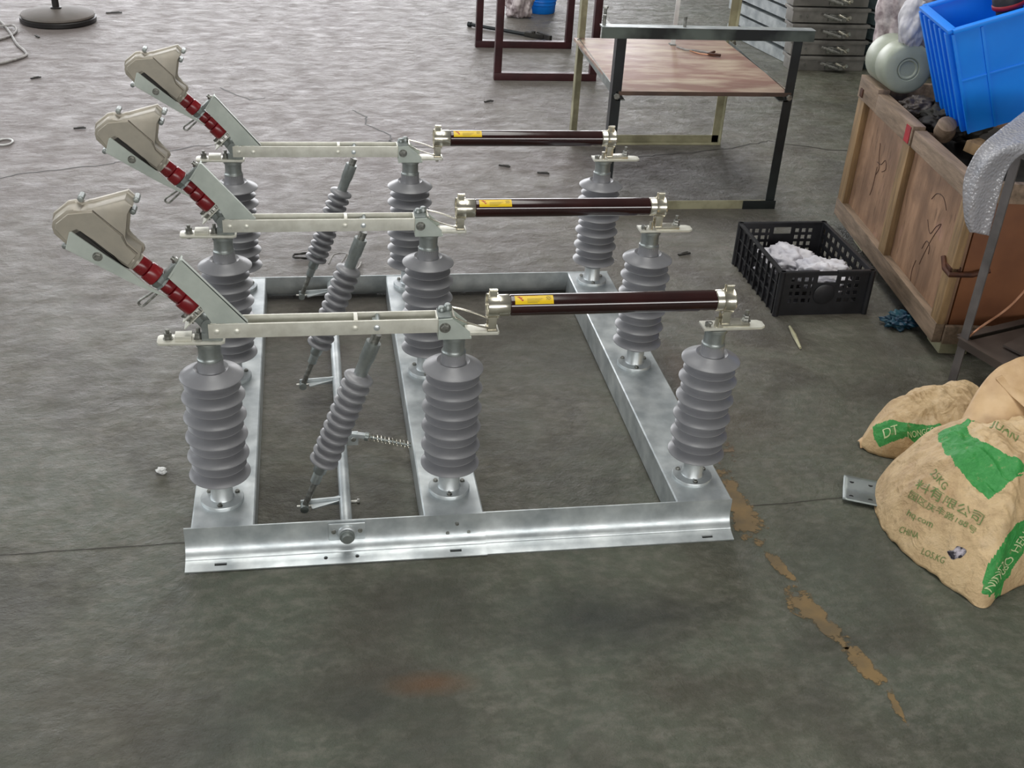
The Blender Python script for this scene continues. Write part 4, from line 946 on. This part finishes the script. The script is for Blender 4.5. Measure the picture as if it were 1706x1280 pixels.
PRINT_SMALL = [[(1.6685, 0.2152), (1.6938, 0.2095), (1.7098, 0.1936), (1.7294, 0.1804), (1.7641, 0.1716), (1.8076, 0.1674), (1.8843, 0.1666), (1.8813, 0.1267), (1.8259, 0.1281), (1.7997, 0.1201), (1.7703, 0.1298), (1.7531, 0.1437), (1.7358, 0.1529), (1.7038, 0.1589), (1.674, 0.168), (1.6667, 0.1878)]]
WORDS = {
  '料有限公司': ([(1.5933, -0.1472), (1.6028, -0.1808), (1.6136, -0.2115), (1.6244, -0.2413), (1.6358, -0.2694), (1.6468, -0.2973), (1.6617, -0.3196)],
    [(1.6089, -0.1336), (1.6147, -0.1724), (1.6248, -0.2039), (1.6382, -0.2302), (1.648, -0.2605), (1.6594, -0.2877), (1.6718, -0.3131)]),
  '园区庆丰路188号': ([(1.5818, -0.1498), (1.5895, -0.1867), (1.6012, -0.2167), (1.6102, -0.2497), (1.6216, -0.2784), (1.6336, -0.3056), (1.6482, -0.3287)],
    [(1.5882, -0.1474), (1.5978, -0.1814), (1.6092, -0.2119), (1.6192, -0.2433), (1.6307, -0.2718), (1.6418, -0.3001), (1.6575, -0.3218)]),
  'hq.com': ([(1.569, -0.1814), (1.5717, -0.1955), (1.5746, -0.2091), (1.5778, -0.2221), (1.5822, -0.2334), (1.5867, -0.2444), (1.5909, -0.2556)],
    [(1.5774, -0.1754), (1.5794, -0.1902), (1.5831, -0.2024), (1.587, -0.2143), (1.5907, -0.2262), (1.5942, -0.2383), (1.5978, -0.2501)]),
  'CHINA': ([(1.5544, -0.1928), (1.557, -0.2023), (1.5597, -0.2116), (1.5625, -0.2205), (1.5654, -0.2294), (1.5685, -0.2378), (1.5718, -0.2458)],
    [(1.5593, -0.1894), (1.5618, -0.1985), (1.5643, -0.2077), (1.5671, -0.2163), (1.5699, -0.2248), (1.573, -0.2328), (1.5762, -0.2405)]),
  'LO5.KG': ([(1.5723, -0.2713), (1.5765, -0.2804), (1.5805, -0.2896), (1.5846, -0.2987), (1.5888, -0.3075), (1.593, -0.3162), (1.5972, -0.3248)],
    [(1.5771, -0.2686), (1.5814, -0.2776), (1.5854, -0.2868), (1.5895, -0.2957), (1.5937, -0.3046), (1.5978, -0.3134), (1.6021, -0.3219)]),
  '25KG': ([(1.626, -0.1423), (1.6252, -0.1547), (1.6258, -0.1653), (1.6261, -0.1761), (1.6265, -0.1867), (1.6275, -0.1964), (1.6292, -0.205)],
    [(1.6375, -0.1436), (1.6376, -0.1539), (1.6375, -0.1647), (1.6372, -0.1756), (1.6377, -0.1852), (1.6383, -0.1948), (1.6405, -0.202)]),
  'NINGBO HEN': ([(1.6608, -0.4233), (1.6788, -0.4108), (1.7043, -0.3895), (1.7249, -0.374), (1.7432, -0.3614), (1.7626, -0.3474), (1.7813, -0.3343)],
    [(1.6456, -0.4171), (1.6581, -0.411), (1.6736, -0.4014), (1.6937, -0.3863), (1.7196, -0.3643), (1.7379, -0.3514), (1.7586, -0.3358)]),
  'JUAN': ([(1.7915, -0.0779), (1.7869, -0.1014), (1.7906, -0.1137), (1.7961, -0.1238), (1.802, -0.1331), (1.8073, -0.1432), (1.8123, -0.1536)],
    [(1.8492, -0.0091), (1.8221, -0.0624), (1.8227, -0.079), (1.8297, -0.0873), (1.8333, -0.0998), (1.8353, -0.1144), (1.8385, -0.1271)]),
  'DT': ([(1.6854, 0.1729), (1.6906, 0.171), (1.6957, 0.169), (1.7007, 0.1669), (1.706, 0.1653), (1.7115, 0.164), (1.717, 0.1628)],
    [(1.6859, 0.1925), (1.6907, 0.19), (1.6954, 0.1873), (1.7, 0.1846), (1.705, 0.1824), (1.7105, 0.1811), (1.7163, 0.1803)]),
  'NONGCO': ([(1.7386, 0.1501), (1.7503, 0.1492), (1.7621, 0.1483), (1.7741, 0.1478), (1.786, 0.147), (1.798, 0.147), (1.81, 0.146)],
    [(1.7358, 0.1583), (1.7487, 0.1593), (1.7609, 0.159), (1.7736, 0.1595), (1.7858, 0.1594), (1.7986, 0.16), (1.8115, 0.1607)]),
}
sack, zbig = mound('woven_sack', BIG, (1.85, -.12), .245, 2.5, sack_m, .019, ex=.8, seed=3.1, prn=PRINT_BIG)
tag(sack, 'large kraft sack with green printing and lettering, slumped at the right edge', 'sack')
sack2, zsmall = mound('woven_sack', SMALL, (1.87, .26), .12, 2.4, sack_m, .017, seed=7.7, prn=PRINT_SMALL, na=420, nr=120)
tag(sack2, 'smaller kraft sack with a green band, flattened behind the large sack', 'sack')

# lettering printed on the sacks (flat ink following the cloth)
def lettering(word, zf, m, parent, name='lettering'):
    lo, hi = WORDS[word]; cu = bpy.data.curves.new('t', 'FONT'); cu.body = word; cu.resolution_u = 3
    o = bpy.data.objects.new('t', cu); C.objects.link(o); bpy.context.view_layer.update()
    me = bpy.data.meshes.new_from_object(o.evaluated_get(bpy.context.evaluated_depsgraph_get())); bpy.data.objects.remove(o)
    b = bmesh.new(); b.from_mesh(me); bpy.data.meshes.remove(me)
    xs = [v.co.x for v in b.verts]; ys = [v.co.y for v in b.verts]; x0, x1, y0, y1 = min(xs), max(xs), min(ys), max(ys)
    bmesh.ops.triangulate(b, faces=b.faces)
    n = len(lo) - 1
    L = sum((Vector(lo[i + 1]) - Vector(lo[i])).length for i in range(n)); k = L / (x1 - x0)
    for _ in range(4):
        es = [e for e in b.edges if e.calc_length() * k > .004]
        if not es: break
        bmesh.ops.subdivide_edges(b, edges=es, cuts=1); bmesh.ops.triangulate(b, faces=b.faces)
    for v in b.verts:
        u = (v.co.x - x0) / (x1 - x0) * n; i = min(int(u), n - 1); t = u - i; w_ = (v.co.y - y0) / (y1 - y0)
        p = Vector(lo[i]).lerp(Vector(lo[i + 1]), t).lerp(Vector(hi[i]).lerp(Vector(hi[i + 1]), t), w_)
        e = .002; gx = (zf(p.x + e, p.y) - zf(p.x - e, p.y)) / (2 * e); gy = (zf(p.x, p.y + e) - zf(p.x, p.y - e)) / (2 * e)
        nn = Vector((-gx, -gy, 1)).normalized(); v.co = Vector((p.x, p.y, zf(p.x, p.y))) + nn * .0012
    me = bpy.data.meshes.new(name); b.to_mesh(me); b.free(); me.materials.append(m)
    o = bpy.data.objects.new(name, me); C.objects.link(o); attach(o, parent); return o
for wd in ('料有限公司', '园区庆丰路188号', 'hq.com', 'CHINA', 'LO5.KG', '25KG', 'JUAN'): lettering(wd, zbig, sackink, sack)
lettering('NINGBO HEN', zbig, sackwhite, sack)
lettering('DT', zsmall, sackwhite, sack2); lettering('NONGCO', zsmall, sackwhite, sack2)
# torn hole, folded paper top, loose corner
hp = [(1.6055, -.317), (1.6120, -.3245), (1.6194, -.3241), (1.6270, -.3330), (1.6295, -.3417), (1.6210, -.3430), (1.6163, -.3389), (1.6095, -.3330)]
hc = Vector((sum(p[0] for p in hp) / 8, sum(p[1] for p in hp) / 8)); b = bmesh.new(); Rg = []
for f in (1.15, 1.0, .7, .35):
    Rg.append([b.verts.new((hc.x + (q.x - hc.x) * f, hc.y + (q.y - hc.y) * f, zbig(hc.x + (q.x - hc.x) * f, hc.y + (q.y - hc.y) * f) + (.001 if f > 1.1 else .0035 if f > .9 else .0015 + .002 * noise.noise(Vector((q.x * 300, q.y * 300, f)))))) for q in smooth_path([(x, y, 0) for x, y in hp] + [(hp[0][0], hp[0][1], 0)], 4)[:-1]])
for A, B in zip(Rg, Rg[1:]):
    for k in range(len(A)): b.faces.new([A[k], A[(k + 1) % len(A)], B[(k + 1) % len(A)], B[k]])
b.faces.new(Rg[-1]); bmesh.ops.recalc_face_normals(b, faces=b.faces)
me = bpy.data.meshes.new('torn_hole'); b.to_mesh(me); b.free(); me.materials.append(hole_m)
o = bpy.data.objects.new('torn_hole', me); C.objects.link(o); attach(o, sack)
def sheet(name, A, B, m, parent, nA=8, nB=12, wr=.004, label=None, th=.0012):
    A, B = smooth_path(A, nA), smooth_path(B, nA); rows = []
    for p, q in zip(A, B):
        rows.append([p.lerp(q, k / nB) + Vector((0, 0, 1)) * (noise.noise(p.lerp(q, k / nB) * 30) * wr + sin(pi * k / nB) * wr * 1.5) for k in range(nB + 1)])
    o = MB().strip(rows).build(name, m, parent, label=label); solidify(o, th); return o
sheet('paper_flap', [(1.80, .045, .185), (1.845, .075, .255), (1.90, .10, .300), (1.98, .11, .325), (2.10, .12, .33)], [(1.80, -.01, .20), (1.86, -.03, .215), (1.93, -.04, .225), (2.0, -.04, .235), (2.12, -.03, .24)], kraft_m, sack, label='upright folded edge of the sack mouth')
sheet('paper_strip', [(1.880, .072, .282), (1.900, .02, .262), (1.915, -.05, .255), (1.93, -.13, .25), (1.95, -.22, .22)], [(1.912, .082, .288), (1.94, .02, .268), (1.965, -.05, .258), (1.985, -.13, .25), (2.0, -.22, .22)], kraft_m, sack, wr=.002, label='pale paper strip lying over the sack mouth')
sheet('loose_corner', [(1.668, .20, .012), (1.655, .195, .012), (1.640, .20, .004)], [(1.672, .225, .012), (1.655, .228, .016), (1.640, .222, .008)], kraft_m, sack2, wr=.006)
for o in bpy.data.objects:
    if 'wl' in o: del o['wl']
